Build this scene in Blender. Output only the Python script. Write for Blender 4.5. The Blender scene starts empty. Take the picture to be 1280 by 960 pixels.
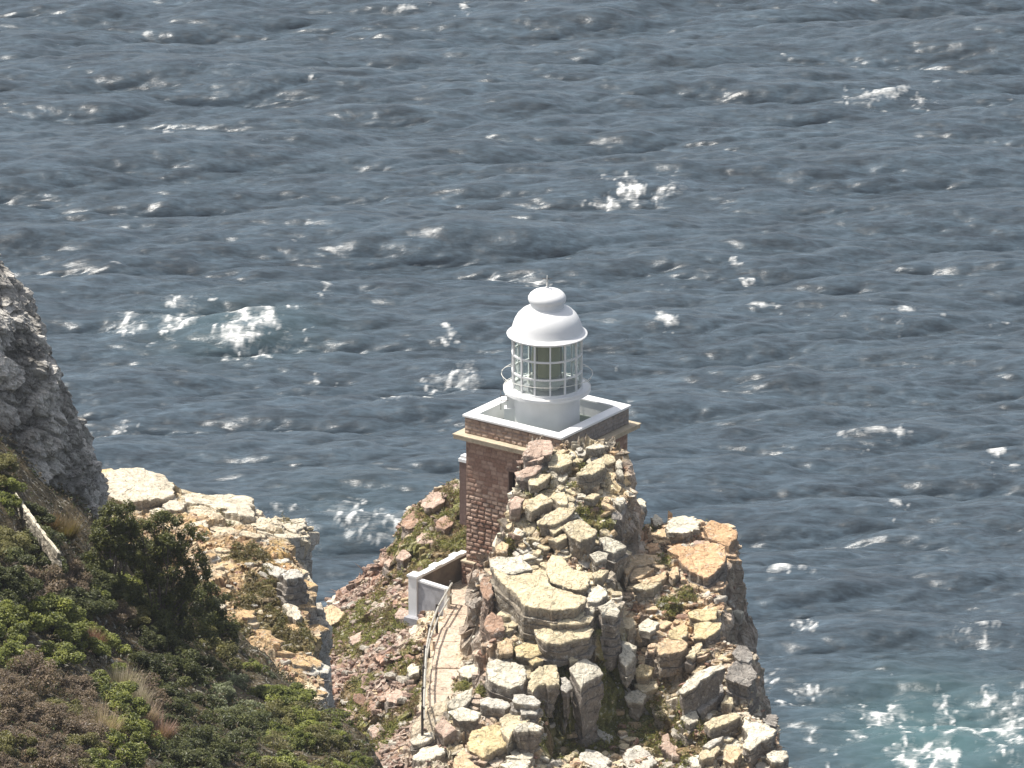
import bpy, bmesh, math
import numpy as np
from mathutils import Vector

rng = np.random.default_rng(7)
R = math.radians
sc = bpy.context.scene
COL = sc.collection

# ------------------------------------------------------------------ camera
F, PITCH, HC = 11000.0, 19.2, 226.0      # focal length in pixels of a 1280 wide frame
cp, sp = math.cos(R(PITCH)), math.sin(R(PITCH))
cam_data = bpy.data.cameras.new('camera')
cam_data.sensor_width = 36.0
cam_data.lens = 36.0 * F / 1280.0
cam_data.clip_start = 1.0
cam_data.clip_end = 20000.0
cam = bpy.data.objects.new('camera', cam_data)
cam.location = (0, 0, HC)
cam.rotation_euler = (R(90 - PITCH), 0, 0)
COL.objects.link(cam)
sc.camera = cam


def ray(u, v):
    a, b = (u - 640.0) / F, (v - 480.0) / F
    return np.array([a, cp - b * sp, -sp - b * cp])


def P(u, v, Y):
    d = ray(u, v)
    return np.array([0, 0, HC]) + d * (Y / d[1])


def Pz(u, v, z):
    d = ray(u, v)
    return np.array([0, 0, HC]) + d * ((z - HC) / d[2])


# ------------------------------------------------------------------ numpy noise
def _h(ix, iy, iz, seed):
    n = (ix.astype(np.int64) * 374761393 + iy.astype(np.int64) * 668265263 + iz.astype(np.int64) * 2147483647 + seed * 974711) & 0xffffffff
    n = ((n ^ (n >> 13)) * 1274126177) & 0xffffffff
    n = ((n ^ (n >> 16)) * 2246822519) & 0xffffffff
    n = n ^ (n >> 15)
    return (n & 0xffffff) / float(0x1000000)


def vn3(x, y, z, seed=0):
    xi, yi, zi = np.floor(x), np.floor(y), np.floor(z)
    fx, fy, fz = x - xi, y - yi, z - zi
    fx, fy, fz = [t * t * t * (t * (t * 6 - 15) + 10) for t in (fx, fy, fz)]
    r = 0
    for i in (0, 1):
        for j in (0, 1):
            for k in (0, 1):
                w = (fx if i else 1 - fx) * (fy if j else 1 - fy) * (fz if k else 1 - fz)
                r = r + w * _h(xi + i, yi + j, zi + k, seed)
    return r


def vn2(x, y, seed=0):
    xi, yi = np.floor(x), np.floor(y)
    fx, fy = x - xi, y - yi
    fx, fy = [t * t * t * (t * (t * 6 - 15) + 10) for t in (fx, fy)]
    z = np.zeros_like(xi)
    a, b = _h(xi, yi, z, seed), _h(xi + 1, yi, z, seed)
    c, d = _h(xi, yi + 1, z, seed), _h(xi + 1, yi + 1, z, seed)
    return (a * (1 - fx) + b * fx) * (1 - fy) + (c * (1 - fx) + d * fx) * fy


def fbm2(x, y, o=4, seed=0, g=.5):
    r, a, s = 0, 1.0, 0
    for i in range(o):
        r = r + a * vn2(x * 2 ** i + 17.3 * i, y * 2 ** i - 9.1 * i, seed + i)
        s += a
        a *= g
    return r / s


def fbm3(x, y, z, o=4, seed=0, g=.5):
    r, a, s = 0, 1.0, 0
    for i in range(o):
        r = r + a * vn3(x * 2 ** i + 17.3 * i, y * 2 ** i - 9.1 * i, z * 2 ** i + 3.7 * i, seed + i)
        s += a
        a *= g
    return r / s


def worley2(x, y, seed=0):
    xi, yi = np.floor(x), np.floor(y)
    f1 = np.full(x.shape, 9.0); f2 = f1.copy()
    cx = np.zeros(x.shape); cy = cx.copy(); idv = cx.copy()
    for i in (-1, 0, 1):
        for j in (-1, 0, 1):
            a, b = xi + i, yi + j
            px = a + .08 + .84 * _h(a, b, np.zeros_like(a), seed)
            py = b + .08 + .84 * _h(a, b, np.ones_like(a), seed)
            d = np.maximum(abs(x - px), abs(y - py)) * .55 + .45 * np.hypot(x - px, y - py)
            idn = _h(a, b, np.full_like(a, 5), seed)
            m1 = d < f1
            f2 = np.where(m1, f1, np.minimum(f2, d))
            cx = np.where(m1, px, cx); cy = np.where(m1, py, cy); idv = np.where(m1, idn, idv)
            f1 = np.where(m1, d, f1)
    return f1, f2, idv, cx, cy


def worley3(x, y, z, seed=0):
    xi, yi, zi = np.floor(x), np.floor(y), np.floor(z)
    f1 = np.full(x.shape, 9.0); f2 = f1.copy(); idv = f1.copy()
    for i in (-1, 0, 1):
        for j in (-1, 0, 1):
            for k in (-1, 0, 1):
                a, b, c = xi + i, yi + j, zi + k
                d = np.sqrt((x - a - _h(a, b, c, seed)) ** 2 + (y - b - _h(a, b, c, seed + 1)) ** 2 + (z - c - _h(a, b, c, seed + 2)) ** 2)
                idn = _h(a, b, c, seed + 3)
                m1 = d < f1
                f2 = np.where(m1, f1, np.minimum(f2, d))
                idv = np.where(m1, idn, idv)
                f1 = np.where(m1, d, f1)
    return f1, f2, idv


def sstep(a, b, x):
    t = np.clip((x - a) / (b - a), 0, 1)
    return t * t * (3 - 2 * t)


# ------------------------------------------------------------------ mesh helpers
def mk(name, V, Fs, mat=None, col=None, parent=None, smooth=False, loc=None, link=True):
    """one mesh object from vertex array V and a list of face arrays (each n x k)"""
    V = np.asarray(V, dtype=np.float32).reshape(-1, 3)
    if loc is not None:
        V = V - np.asarray(loc, dtype=np.float32)
    if not isinstance(Fs, list):
        Fs = [Fs]
    Fs = [np.asarray(f, dtype=np.int32) for f in Fs if len(f)]
    me = bpy.data.meshes.new(name)
    nl = sum(f.size for f in Fs); nf = sum(len(f) for f in Fs)
    me.vertices.add(len(V)); me.loops.add(nl); me.polygons.add(nf)
    me.vertices.foreach_set('co', V.ravel())
    me.loops.foreach_set('vertex_index', np.concatenate([f.ravel() for f in Fs]))
    tot = np.concatenate([np.full(len(f), f.shape[1], dtype=np.int32) for f in Fs])
    st = np.concatenate([[0], np.cumsum(tot)[:-1]]).astype(np.int32)
    me.polygons.foreach_set('loop_start', st)
    me.polygons.foreach_set('loop_total', tot)
    me.polygons.foreach_set('use_smooth', np.full(nf, bool(smooth)))
    me.update(calc_edges=True)
    me.validate()
    if col is not None:
        ca = me.color_attributes.new('Col', 'FLOAT_COLOR', 'POINT')
        c = np.ones((len(V), 4), dtype=np.float32)
        c[:, :3] = np.asarray(col, dtype=np.float32).reshape(-1, 3)
        ca.data.foreach_set('color', c.ravel())
    if mat:
        me.materials.append(mat)
    o = bpy.data.objects.new(name, me)
    if link:
        COL.objects.link(o)
    if loc is not None:
        o.location = Vector([float(t) for t in loc])
    if parent:
        o.parent = parent
    if smooth == 'angle':
        me.set_sharp_from_angle(angle=R(28))
    return o


def tag(o, label, cat, group=None):
    o['label'] = label; o['category'] = cat
    if group: o['group'] = group
    return o


def struct(o, kind='structure'):
    o['kind'] = kind
    return o


def empty(name, loc, rz=0):
    o = bpy.data.objects.new(name, None)
    o.location = Vector([float(t) for t in loc]); o.rotation_euler = (0, 0, rz)
    o.empty_display_size = .3
    COL.objects.link(o)
    return o


class MB:
    """collects simple shapes into one mesh"""
    def __init__(s): s.V = []; s.Q = []; s.T = []; s.n = 0
    def add(s, V, Q=(), T=()):
        V = np.asarray(V, float).reshape(-1, 3)
        s.V.append(V)
        if len(Q): s.Q.append(np.asarray(Q, int) + s.n)
        if len(T): s.T.append(np.asarray(T, int) + s.n)
        s.n += len(V)
    def prism(s, ring0, ring1, caps=True):
        a = np.asarray(ring0, float); b = np.asarray(ring1, float); n = len(a)
        i = np.arange(n); j = (i + 1) % n
        V = np.vstack([a, b, a.mean(0)[None], b.mean(0)[None]])
        Q = np.c_[i, j, j + n, i + n]
        T = np.vstack([np.c_[j, i, np.full(n, 2 * n)], np.c_[i + n, j + n, np.full(n, 2 * n + 1)]]) if caps else []
        s.add(V, Q, T)
    def box(s, c, size, rz=0):
        x, y, z = [t / 2 for t in size]
        r0 = np.array([(-x, -y), (x, -y), (x, y), (-x, y)])
        cr, sr = math.cos(rz), math.sin(rz)
        r0 = np.c_[r0[:, 0] * cr - r0[:, 1] * sr, r0[:, 0] * sr + r0[:, 1] * cr] + np.array(c[:2])
        s.prism(np.c_[r0, np.full(4, c[2] - z)], np.c_[r0, np.full(4, c[2] + z)])
    def tube(s, a, b, r, r2=None, n=8):
        a = np.asarray(a, float); b = np.asarray(b, float); d = b - a; d = d / np.linalg.norm(d)
        t = np.cross(d, [0, 0, 1.0] if abs(d[2]) < .9 else [1.0, 0, 0]); t /= np.linalg.norm(t); w = np.cross(d, t)
        an = np.linspace(0, 2 * np.pi, n, endpoint=False)
        ring = np.outer(np.cos(an), t) + np.outer(np.sin(an), w)
        s.prism(a + ring * r, b + ring * (r if r2 is None else r2))
    def path(s, pts, r, n=6, closed=False):
        pts = [np.asarray(p, float) for p in pts]
        for a, b in zip(pts[:-1], pts[1:]): s.tube(a, b, r, n=n)
        if closed: s.tube(pts[-1], pts[0], r, n=n)
    def lathe(s, prof, n=64, ang=None):
        """prof: list of (r, z)"""
        an = np.linspace(0, 2 * np.pi, n, endpoint=False)
        V = np.vstack([np.c_[np.cos(an) * r, np.sin(an) * r, np.full(n, z)] for r, z in prof])
        i = np.arange(n); j = (i + 1) % n
        Q = np.vstack([np.c_[i + k * n, j + k * n, j + (k + 1) * n, i + (k + 1) * n] for k in range(len(prof) - 1)])
        s.add(V, Q)
    def build(s, name, mat, parent=None, smooth=False, col=None, loc=None):
        return mk(name, np.vstack(s.V), [np.vstack(q) for q in (s.Q, s.T) if q], mat, col, parent, smooth, loc)


# ------------------------------------------------------------------ materials
def newmat(name):
    m = bpy.data.materials.new(name); m.use_nodes = True
    nt = m.node_tree; nt.nodes.clear()
    out = nt.nodes.new('ShaderNodeOutputMaterial')
    b = nt.nodes.new('ShaderNodeBsdfPrincipled')
    nt.links.new(b.outputs[0], out.inputs[0])
    return m, nt, b, out


def N(nt, t, **kw):
    n = nt.nodes.new(t)
    for k, v in kw.items():
        if k.startswith('i_'):
            key = k[2:].replace('_', ' ')
            n.inputs[key].default_value = v
        else:
            setattr(n, k, v)
    return n


def ramp(nt, src, p0, c0, p1, c1):
    r = N(nt, 'ShaderNodeValToRGB')
    e = r.color_ramp.elements
    e[0].position = p0; e[1].position = p1
    g = lambda c: (c, c, c, 1) if not isinstance(c, (tuple, list)) else (*c, 1)
    e[0].color = g(c0); e[1].color = g(c1)
    nt.links.new(src, r.inputs[0])
    return r.outputs[0]


def mix(nt, mode, fac, a, b):
    m = N(nt, 'ShaderNodeMix', data_type='RGBA', blend_type=mode)
    for sock, val in ((m.inputs[0], fac), (m.inputs[6], a), (m.inputs[7], b)):
        if isinstance(val, (int, float)): sock.default_value = val
        elif isinstance(val, tuple): sock.default_value = (*val, 1)
        else: nt.links.new(val, sock)
    return m.outputs[2]


def noise(nt, co, scale, detail=6, rough=.6, dist=0):
    n = N(nt, 'ShaderNodeTexNoise', i_Scale=scale, i_Detail=detail, i_Roughness=rough, i_Distortion=dist)
    nt.links.new(co, n.inputs['Vector'])
    return n.outputs[0]


def bump(nt, b, src, strength, dist, prev=None):
    n = N(nt, 'ShaderNodeBump', i_Strength=strength, i_Distance=dist)
    nt.links.new(src, n.inputs['Height'])
    if prev is not None: nt.links.new(prev, n.inputs['Normal'])
    return n.outputs[0]


def rock_mat(name, base=None, lichen=(.15, .14, .12), lf=.5, fine=1.0, stain=(.30, .17, .07), bmp=1.0):
    m, nt, b, out = newmat(name)
    co = N(nt, 'ShaderNodeTexCoord').outputs['Object']
    if base is None:
        c = N(nt, 'ShaderNodeAttribute', attribute_name='Col').outputs['Color']
    else:
        c = mix(nt, 'MIX', 0.0, base, base)
    n1 = noise(nt, co, 1.1, 8, .62, .3)
    n2 = noise(nt, co, 7.0 * fine, 8, .7)
    n3 = noise(nt, co, 2.6, 8, .68, .6)
    n4 = noise(nt, co, .8, 4, .6)
    c = mix(nt, 'MULTIPLY', 1.0, c, ramp(nt, n1, .3, .80, .68, 1.18))
    c = mix(nt, 'MULTIPLY', 1.0, c, ramp(nt, n2, .30, .74, .60, 1.15))
    c = mix(nt, 'MIX', ramp(nt, n4, .56, 0.0, .72, .35), c, stain)
    c = mix(nt, 'MIX', ramp(nt, n3, .57, 0.0, .70, lf), c, lichen)
    c = mix(nt, 'MIX', ramp(nt, noise(nt, co, 3.4, 8, .72, .4), .55, 0.0, .63, .5), c, (.62, .60, .53))      # pale crust lichen
    b.inputs['Roughness'].default_value = .92
    b.inputs['Specular IOR Level'].default_value = .2
    vo = N(nt, 'ShaderNodeTexVoronoi', feature='DISTANCE_TO_EDGE', i_Scale=1.15)
    wob = N(nt, 'ShaderNodeVectorMath', operation='MULTIPLY_ADD')
    nz = N(nt, 'ShaderNodeTexNoise', i_Scale=2.0, i_Detail=4.0)
    nt.links.new(co, nz.inputs['Vector'])
    nt.links.new(nz.outputs[1], wob.inputs[0]); wob.inputs[1].default_value = (1.3, 1.3, 1.3); nt.links.new(co, wob.inputs[2])
    nt.links.new(wob.outputs[0], vo.inputs['Vector'])
    crack = ramp(nt, vo.outputs['Distance'], 0.0, 0.0, .07, 1.0)
    c = mix(nt, 'MULTIPLY', ramp(nt, n3, .46, 0.0, .56, .9), c, ramp(nt, vo.outputs['Distance'], 0.0, (.22, .19, .16), .022, 1.0))
    n5 = noise(nt, co, 16.0 * fine, 4, .7)
    c = mix(nt, 'MULTIPLY', 1.0, c, ramp(nt, n5, .32, .58, .50, 1.04))
    nt.links.new(c, b.inputs['Base Color'])
    bb = bump(nt, b, crack, .6 * bmp, .06)
    bb = bump(nt, b, n1, .7 * bmp, .35, bb)
    bb = bump(nt, b, n2, .8 * bmp, .07, bb)
    nt.links.new(bb, b.inputs['Normal'])
    return m


def plain_mat(name, c, rough=.6, nscale=3.0, lo=.88, hi=1.05, dirt=None, bmp=.15, metal=0, dscale=1.5, dth=.6):
    m, nt, b, out = newmat(name)
    co = N(nt, 'ShaderNodeTexCoord').outputs['Object']
    n1 = noise(nt, co, nscale, 6, .65)
    col = mix(nt, 'MULTIPLY', 1.0, c, ramp(nt, n1, .3, lo, .7, hi))
    if dirt:
        col = mix(nt, 'MIX', ramp(nt, noise(nt, co, dscale, 8, .7, .5), dth, 0.0, dth + .18, .6), col, dirt)
    nt.links.new(col, b.inputs['Base Color'])
    b.inputs['Roughness'].default_value = rough
    b.inputs['Metallic'].default_value = metal
    if bmp:
        nt.links.new(bump(nt, b, noise(nt, co, 14, 6, .7), bmp, .03), b.inputs['Normal'])
    return m


def leaf_mat(name, rough=.45, trans=.25):
    m, nt, b, out = newmat(name)
    c = N(nt, 'ShaderNodeAttribute', attribute_name='Col').outputs['Color']
    nt.links.new(c, b.inputs['Base Color'])
    b.inputs['Roughness'].default_value = rough
    b.inputs['Specular IOR Level'].default_value = .35
    t = N(nt, 'ShaderNodeBsdfTranslucent')
    nt.links.new(mix(nt, 'MULTIPLY', 1.0, c, (1.2, 1.3, .6)), t.inputs[0])
    ms = N(nt, 'ShaderNodeMixShader'); ms.inputs[0].default_value = trans
    nt.links.new(b.outputs[0], ms.inputs[1]); nt.links.new(t.outputs[0], ms.inputs[2])
    nt.links.new(ms.outputs[0], out.inputs[0])
    return m


M_ROCK = rock_mat('sandstone')
M_GREY = rock_mat('grey_cliff_rock', lichen=(.06, .058, .052), lf=.6, stain=(.24, .22, .18), bmp=1.5)
M_RUB = rock_mat('rubble_stone', fine=1.5)
M_WHITE = plain_mat('white_paint', (.80, .80, .79), .45, 2.0, .95, 1.02, (.55, .5, .42), .05, dth=.68)
M_CREAM = plain_mat('worn_white_paint', (.78, .76, .70), .55, 2.0, .9, 1.03, (.4, .36, .3), .1, dth=.6)
M_CORN = plain_mat('cornice_stone', (.50, .42, .30), .85, 3.0, .75, 1.15, (.13, .11, .08), .4, dth=.55)
M_DECK = plain_mat('green_grey_roofing', (.17, .21, .175), .8, 2.0, .7, 1.2, (.05, .05, .05), .2)
M_IRON = plain_mat('dark_iron', (.07, .06, .055), .6, 8.0, .7, 1.2, (.16, .09, .05), .1)
M_WOOD = plain_mat('weathered_rail', (.42, .40, .35), .8, 6.0, .7, 1.15, (.2, .17, .13), .2)
M_POST = plain_mat('dark_post', (.06, .05, .045), .8, 6.0, .7, 1.3, None, .2)
M_RENDER = plain_mat('grey_render', (.36, .36, .38), .85, 2.0, .75, 1.15, (.16, .15, .14), .3, dth=.5)
M_PATH = rock_mat('path_stone', base=(.62, .49, .375), lichen=(.25, .20, .14), lf=.6)
M_LEAF = leaf_mat('leaf')
M_DRY = plain_mat('dry_twig', (.26, .19, .15), .9, 6.0, .6, 1.3, None, .2)
M_TWIG = plain_mat('bark', (.13, .10, .08), .9, 6.0, .6, 1.3, None, .2)
M_GLASSL, nt, b, out = newmat('lens_glass')
b.inputs['Base Color'].default_value = (.50, .48, .30, 1); b.inputs['Roughness'].default_value = .18
b.inputs['Transmission Weight'].default_value = .2; b.inputs['IOR'].default_value = 1.45
# pane: clear thin glass
M_PANE, nt, b, out = newmat('window_glass')
nt.nodes.remove(b)
tr = N(nt, 'ShaderNodeBsdfTransparent'); tr.inputs[0].default_value = (.93, .97, .95, 1)
gl = N(nt, 'ShaderNodeBsdfGlossy'); gl.inputs['Roughness'].default_value = .03
lw = N(nt, 'ShaderNodeLayerWeight', i_Blend=.5)
fr = N(nt, 'ShaderNodeMapRange'); fr.inputs['From Min'].default_value = .55; fr.inputs['To Min'].default_value = .05; fr.inputs['To Max'].default_value = .6
nt.links.new(lw.outputs['Facing'], fr.inputs['Value'])
ms = N(nt, 'ShaderNodeMixShader')
nt.links.new(fr.outputs[0], ms.inputs[0]); nt.links.new(tr.outputs[0], ms.inputs[1]); nt.links.new(gl.outputs[0], ms.inputs[2])
sd_ = N(nt, 'ShaderNodeBsdfDiffuse'); sd_.inputs[0].default_value = (.66, .74, .68, 1)      # salt film on the panes
m2 = N(nt, 'ShaderNodeMixShader'); m2.inputs[0].default_value = .13
nt.links.new(ms.outputs[0], m2.inputs[1]); nt.links.new(sd_.outputs[0], m2.inputs[2])
nt.links.new(m2.outputs[0], out.inputs[0])

# ------------------------------------------------------------------ light
SUN_EL = 64.0
S_AZ = math.atan2(.36, -.93)                     # sun stands on the left, slightly beyond the lighthouse
sdir = np.array([math.cos(R(SUN_EL)) * math.cos(S_AZ), math.cos(R(SUN_EL)) * math.sin(S_AZ), math.sin(R(SUN_EL))])
sun_d = bpy.data.lights.new('sun', 'SUN'); sun_d.energy = 4.6; sun_d.angle = R(.53); sun_d.color = (1.0, .955, .88)
sun = bpy.data.objects.new('sun', sun_d); COL.objects.link(sun)
sun.location = (0, 380, 300)
sun.rotation_euler = Vector(sdir).to_track_quat('Z', 'Y').to_euler()
w = bpy.data.worlds.new('World'); sc.world = w; w.use_nodes = True
nt = w.node_tree
bg = nt.nodes['Background']
sky = nt.nodes.new('ShaderNodeTexSky'); sky.sky_type = 'NISHITA'; sky.sun_disc = False
sky.sun_elevation = R(SUN_EL)
sky.sun_rotation = math.atan2(sdir[0], sdir[1])
sky.air_density = 1.0; sky.dust_density = 3.5; sky.ozone_density = 1.0; sky.altitude = 200
hs = nt.nodes.new('ShaderNodeHueSaturation'); hs.inputs['Saturation'].default_value = .55      # a hazy, milky sky
nt.links.new(sky.outputs[0], hs.inputs['Color']); nt.links.new(hs.outputs[0], bg.inputs[0]); bg.inputs[1].default_value = .122
sc.view_settings.view_transform = 'Standard'; sc.view_settings.look = 'None'
sc.view_settings.exposure = .45; sc.view_settings.gamma = 1; sc.view_settings.use_curve_mapping = False

# ------------------------------------------------------------------ thin sea haze round the whole place
def make_haze():
    B = 9100.0
    V = [(x, y, z) for z in (-5.0, HC + 6.0) for x, y in ((-B, -B), (B, -B), (B, B), (-B, B))]
    Q = [(3, 2, 1, 0), (4, 5, 6, 7), (0, 1, 5, 4), (1, 2, 6, 5), (2, 3, 7, 6), (3, 0, 4, 7)]
    m = bpy.data.materials.new('haze'); m.use_nodes = True
    nt = m.node_tree; nt.nodes.clear()
    out = nt.nodes.new('ShaderNodeOutputMaterial'); v = nt.nodes.new('ShaderNodeVolumePrincipled')
    v.inputs['Color'].default_value = (.86, .92, 1.0, 1); v.inputs['Density'].default_value = HAZE; v.inputs['Anisotropy'].default_value = .2
    nt.links.new(v.outputs[0], out.inputs['Volume'])
    o = mk('haze', V, [Q], m); o['kind'] = 'stuff'


HAZE = .00007
make_haze()
# ------------------------------------------------------------------ sea
def make_sea():
    nx, ny, dx, dy = 768, 1024, .2, .23
    Lx, Ly = nx * dx, ny * dy
    kx = 2 * np.pi * np.fft.fftfreq(nx, dx)[None, :]; ky = 2 * np.pi * np.fft.fftfreq(ny, dy)[:, None]
    k = np.hypot(kx, ky); k[0, 0] = 1
    g = np.random.default_rng(21)
    def spec(lp, hs, wd, n, lo):
        kp = 2 * np.pi / lp
        th = (kx * wd[0] + ky * wd[1]) / k
        S = k ** -4.1 * np.exp(-1.1 * (kp / k) ** 2) * (np.clip(th, 0, 1) ** (2 * n) + lo)
        S = np.where(k > 2 * np.pi / .7, 0, S); S[0, 0] = 0
        H = np.sqrt(S) * (g.normal(size=S.shape) + 1j * g.normal(size=S.shape))
        h = np.fft.ifft2(H).real
        return H * (hs / 4 / h.std())
    H1 = spec(22.0, 1.95, (.06, -.998), 8.0, .004); H2 = spec(9.0, .50, (.16, -.987), 4.0, .015) + spec(3.6, .17, (-.05, -.998), 2.4, .03)
    H = H1 + H2 * .95
    h = np.fft.ifft2(H).real
    lam = .9
    Hc = H1 * 1.2 + H2 * .8
    Dx = np.fft.ifft2(-1j * kx / k * Hc).real * lam; Dy = np.fft.ifft2(-1j * ky / k * Hc).real * lam
    jxx = 1 + np.gradient(Dx, dx, axis=1); jyy = 1 + np.gradient(Dy, dy, axis=0); jxy = np.gradient(Dx, dy, axis=0)
    J = jxx * jyy - jxy ** 2
    X0 = np.arange(nx) * dx - Lx / 2; Y0 = 545 + np.arange(ny) * dy
    X, Y = np.meshgrid(X0, Y0)
    ed = np.minimum(np.minimum(X - X0[0], X0[-1] - X), np.minimum(Y - Y0[0], Y0[-1] - Y))
    fade = sstep(0, 8, ed)
    dens = np.zeros_like(X); solid = np.zeros_like(X); turq = np.zeros_like(X)
    # whitecaps of the photograph: u, v, half width, half height (pixels), strength, kind
    caps = [(1108,118,42,13,1.0,'s'),(1180,93,26,4,1,'s'),(790,240,66,20,.95,'l'),(225,402,82,30,.95,'l'),(305,416,70,28,1.05,'l'),
            (580,14,11,4,.9,'s'),(508,28,20,5,.6,'s'),(275,68,14,4,.8,'s'),(300,80,50,5,.5,'s'),(385,80,20,4,.8,'s'),(210,160,15,4,.9,'s'),
            (310,162,16,4,.9,'s'),(965,63,15,5,.8,'s'),(1040,22,22,9,.75,'s'),(990,17,10,4,.6,'s'),(915,330,26,5,.8,'l'),(975,370,28,14,.95,'l'),
            (960,405,52,4,.85,'s'),(1135,393,22,7,1,'s'),(1175,397,36,3,.7,'s'),(1255,392,16,4,.85,'s'),(1092,383,16,4,.7,'s'),(825,413,18,7,.95,'s'),
            (490,500,62,13,.95,'l'),(580,470,50,20,.8,'l'),(405,470,40,8,.6,'l'),(158,535,44,15,.95,'l'),(350,538,34,7,.85,'l'),(555,397,13,4,.9,'s'),
            (605,409,26,4,.6,'s'),(1090,553,56,5,1,'s'),(1250,567,34,6,.95,'s'),(1115,632,17,7,.8,'s'),(970,727,42,5,.75,'s'),(1005,790,20,10,.9,'l'),
            (1225,770,15,5,.8,'s'),(1250,778,30,5,.6,'s'),(1215,800,20,6,.6,'s'),(1120,362,24,9,.75,'l'),(640,345,60,9,.55,'l'),(850,352,40,7,.5,'l'),
            (1150,915,75,40,1.0,'l'),(1050,925,55,35,.75,'l'),(1240,930,50,55,.95,'l'),(1100,890,50,25,.65,'l'),(1260,880,40,22,.7,'l'),(985,860,60,40,.45,'l'),
            (430,642,85,20,.50,'l'),(345,640,45,10,.5,'l'),(485,650,40,18,.5,'l'),(395,670,40,20,.40,'l'),(1180,955,60,22,1.0,'l'),(105,330,50,6,.5,'l'),
            (75,302,15,3,.6,'s'),(405,348,10,4,.7,'s'),(20,90,30,4,.35,'l'),(1190,278,8,5,.5,'s'),(865,355,12,8,.5,'l'),(930,345,20,6,.6,'l'),(1250,106,28,3,.6,'s')]
    for u, v, a, b_, s, kd in caps:
        c = Pz(u, v, 0.0)
        scl = F / np.linalg.norm(c - np.array([0, 0, HC]))
        rx, ry = a / scl, b_ / scl / .335
        if kd == 's':                                     # sit on the nearest crest
            mx = (abs(X - c[0]) < rx * .6) & (abs(Y - c[1]) < 3.5)
            if mx.any():
                rowm = np.where(mx, h, 0).sum(1) / np.maximum(mx.sum(1), 1)
                rowm[~mx.any(1)] = -9
                c[1] = Y0[np.argmax(rowm)]
        wob = (fbm2(X / (rx * .7 + .5), Y / (rx * .7 + .5), 3, int(u)) - .5) * ry * .9
        e = ((X - c[0]) / rx) ** 2 + ((Y - c[1] + wob) / ry) ** 2
        gz = np.exp(-e * 1.1) * s
        if kd == 's':
            solid = np.maximum(solid, gz)
            dens = np.maximum(dens, .42 * s * np.exp(-(((X - c[0]) / (rx * 1.5 + .6)) ** 2 + ((Y - c[1] + 1.2) / (ry * 1.3 + 1.6)) ** 2)))
        else: dens = np.maximum(dens, gz)
    c = Pz(1180, 925, 0); turq = np.exp(-(((X - c[0]) / 8.) ** 2 + ((Y - c[1]) / 11.) ** 2) * 1.0)
    c = Pz(290, 412, 0); turq = np.maximum(turq, .3 * np.exp(-(((X - c[0]) / 7.) ** 2 + ((Y - c[1]) / 6.) ** 2)))
    c = Pz(450, 640, 0); turq = np.maximum(turq, .12 * np.exp(-(((X - c[0]) / 8.) ** 2 + ((Y - c[1]) / 7.) ** 2)))
    wx = X + 1.1 * (fbm2(X / 1.5, Y / 1.5, 3, 3) - .5); wy = Y + 1.6 * (fbm2(X / 1.5, Y / 1.5, 3, 9) - .5)
    f1, f2, _, _, _ = worley2(wx / 1.7, wy / 2.1, 4)
    f1b, f2b, _, _, _ = worley2(wx / .75, wy / .95, 14)
    lace = np.clip(1 - (f2 - f1) / .24, 0, 1) * .62 + np.clip(1 - (f2b - f1b) / .32, 0, 1) * .38
    br = fbm2(X / 1.6, Y / 2.2, 5, 31, .6)
    lace = lace * .68 + sstep(.35, .75, br) * .66
    dens = np.minimum(dens, .86)
    foam_l = sstep(.98, 1.50, dens * .68 + lace * 1.0) * sstep(.10, .34, dens)
    foam_s = sstep(.46, 1.15, solid + (br - .5) * 1.7)
    # small random caps where crests fold over
    lowf = sstep(.45, .70, fbm2(X / 14, Y / 18, 2, 77))
    jt = J + (1 - lowf) * .35 + (br - .5) * .5
    foam_j = sstep(np.quantile(jt, .0005), np.quantile(jt, .00003), jt)
    foam = np.clip(np.maximum(np.maximum(foam_l, foam_s), foam_j * .75), 0, 1)
    spray = np.clip(dens * .5 * sstep(.3, .75, br), 0, 1)
    foam = np.maximum(foam, spray)
    V = np.stack([X + Dx * fade, Y + Dy * fade, h * fade + foam * .06 - .0], -1).reshape(-1, 3)
    idx = np.arange(nx * ny).reshape(ny, nx)
    Q = np.stack([idx[:-1, :-1], idx[:-1, 1:], idx[1:, 1:], idx[1:, :-1]], -1).reshape(-1, 4)
    col = np.stack([foam, turq, np.zeros_like(foam)], -1).reshape(-1, 3)
    # outer sheet to the horizon around the detailed patch
    x0, x1, y0, y1 = X0[0], X0[-1], Y0[0], Y0[-1]; B = 9000.0
    xs = [-B, x0, x1, B]; ys = [-B, y0, y1, B]
    n0 = len(V)
    OV = np.array([(a, c_, 0.0) for c_ in ys for a in xs])
    OQ = [(r * 4 + c_, r * 4 + c_ + 1, r * 4 + c_ + 5, r * 4 + c_ + 4) for r in range(3) for c_ in range(3) if not (r == 1 and c_ == 1)]
    V = np.vstack([V, OV]); col = np.vstack([col, np.zeros((16, 3))])
    m, nt, b, out = newmat('sea_water')
    geo = N(nt, 'ShaderNodeNewGeometry').outputs['Position']
    at = N(nt, 'ShaderNodeAttribute', attribute_name='Col')
    sep = N(nt, 'ShaderNodeSeparateColor'); nt.links.new(at.outputs['Color'], sep.inputs[0])
    sc_ = N(nt, 'ShaderNodeVectorMath', operation='MULTIPLY'); nt.links.new(geo, sc_.inputs[0]); sc_.inputs[1].default_value = (.55, 1.5, 1.0)
    co = sc_.outputs[0]
    fn = noise(nt, co, 3.2, 6, .7)
    # foam broken up by fine noise
    ad = N(nt, 'ShaderNodeMapRange'); ad.inputs['From Min'].default_value = .3; ad.inputs['From Max'].default_value = .7; ad.inputs['To Min'].default_value = .25; ad.inputs['To Max'].default_value = 1.35
    nt.links.new(fn, ad.inputs['Value'])
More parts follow.
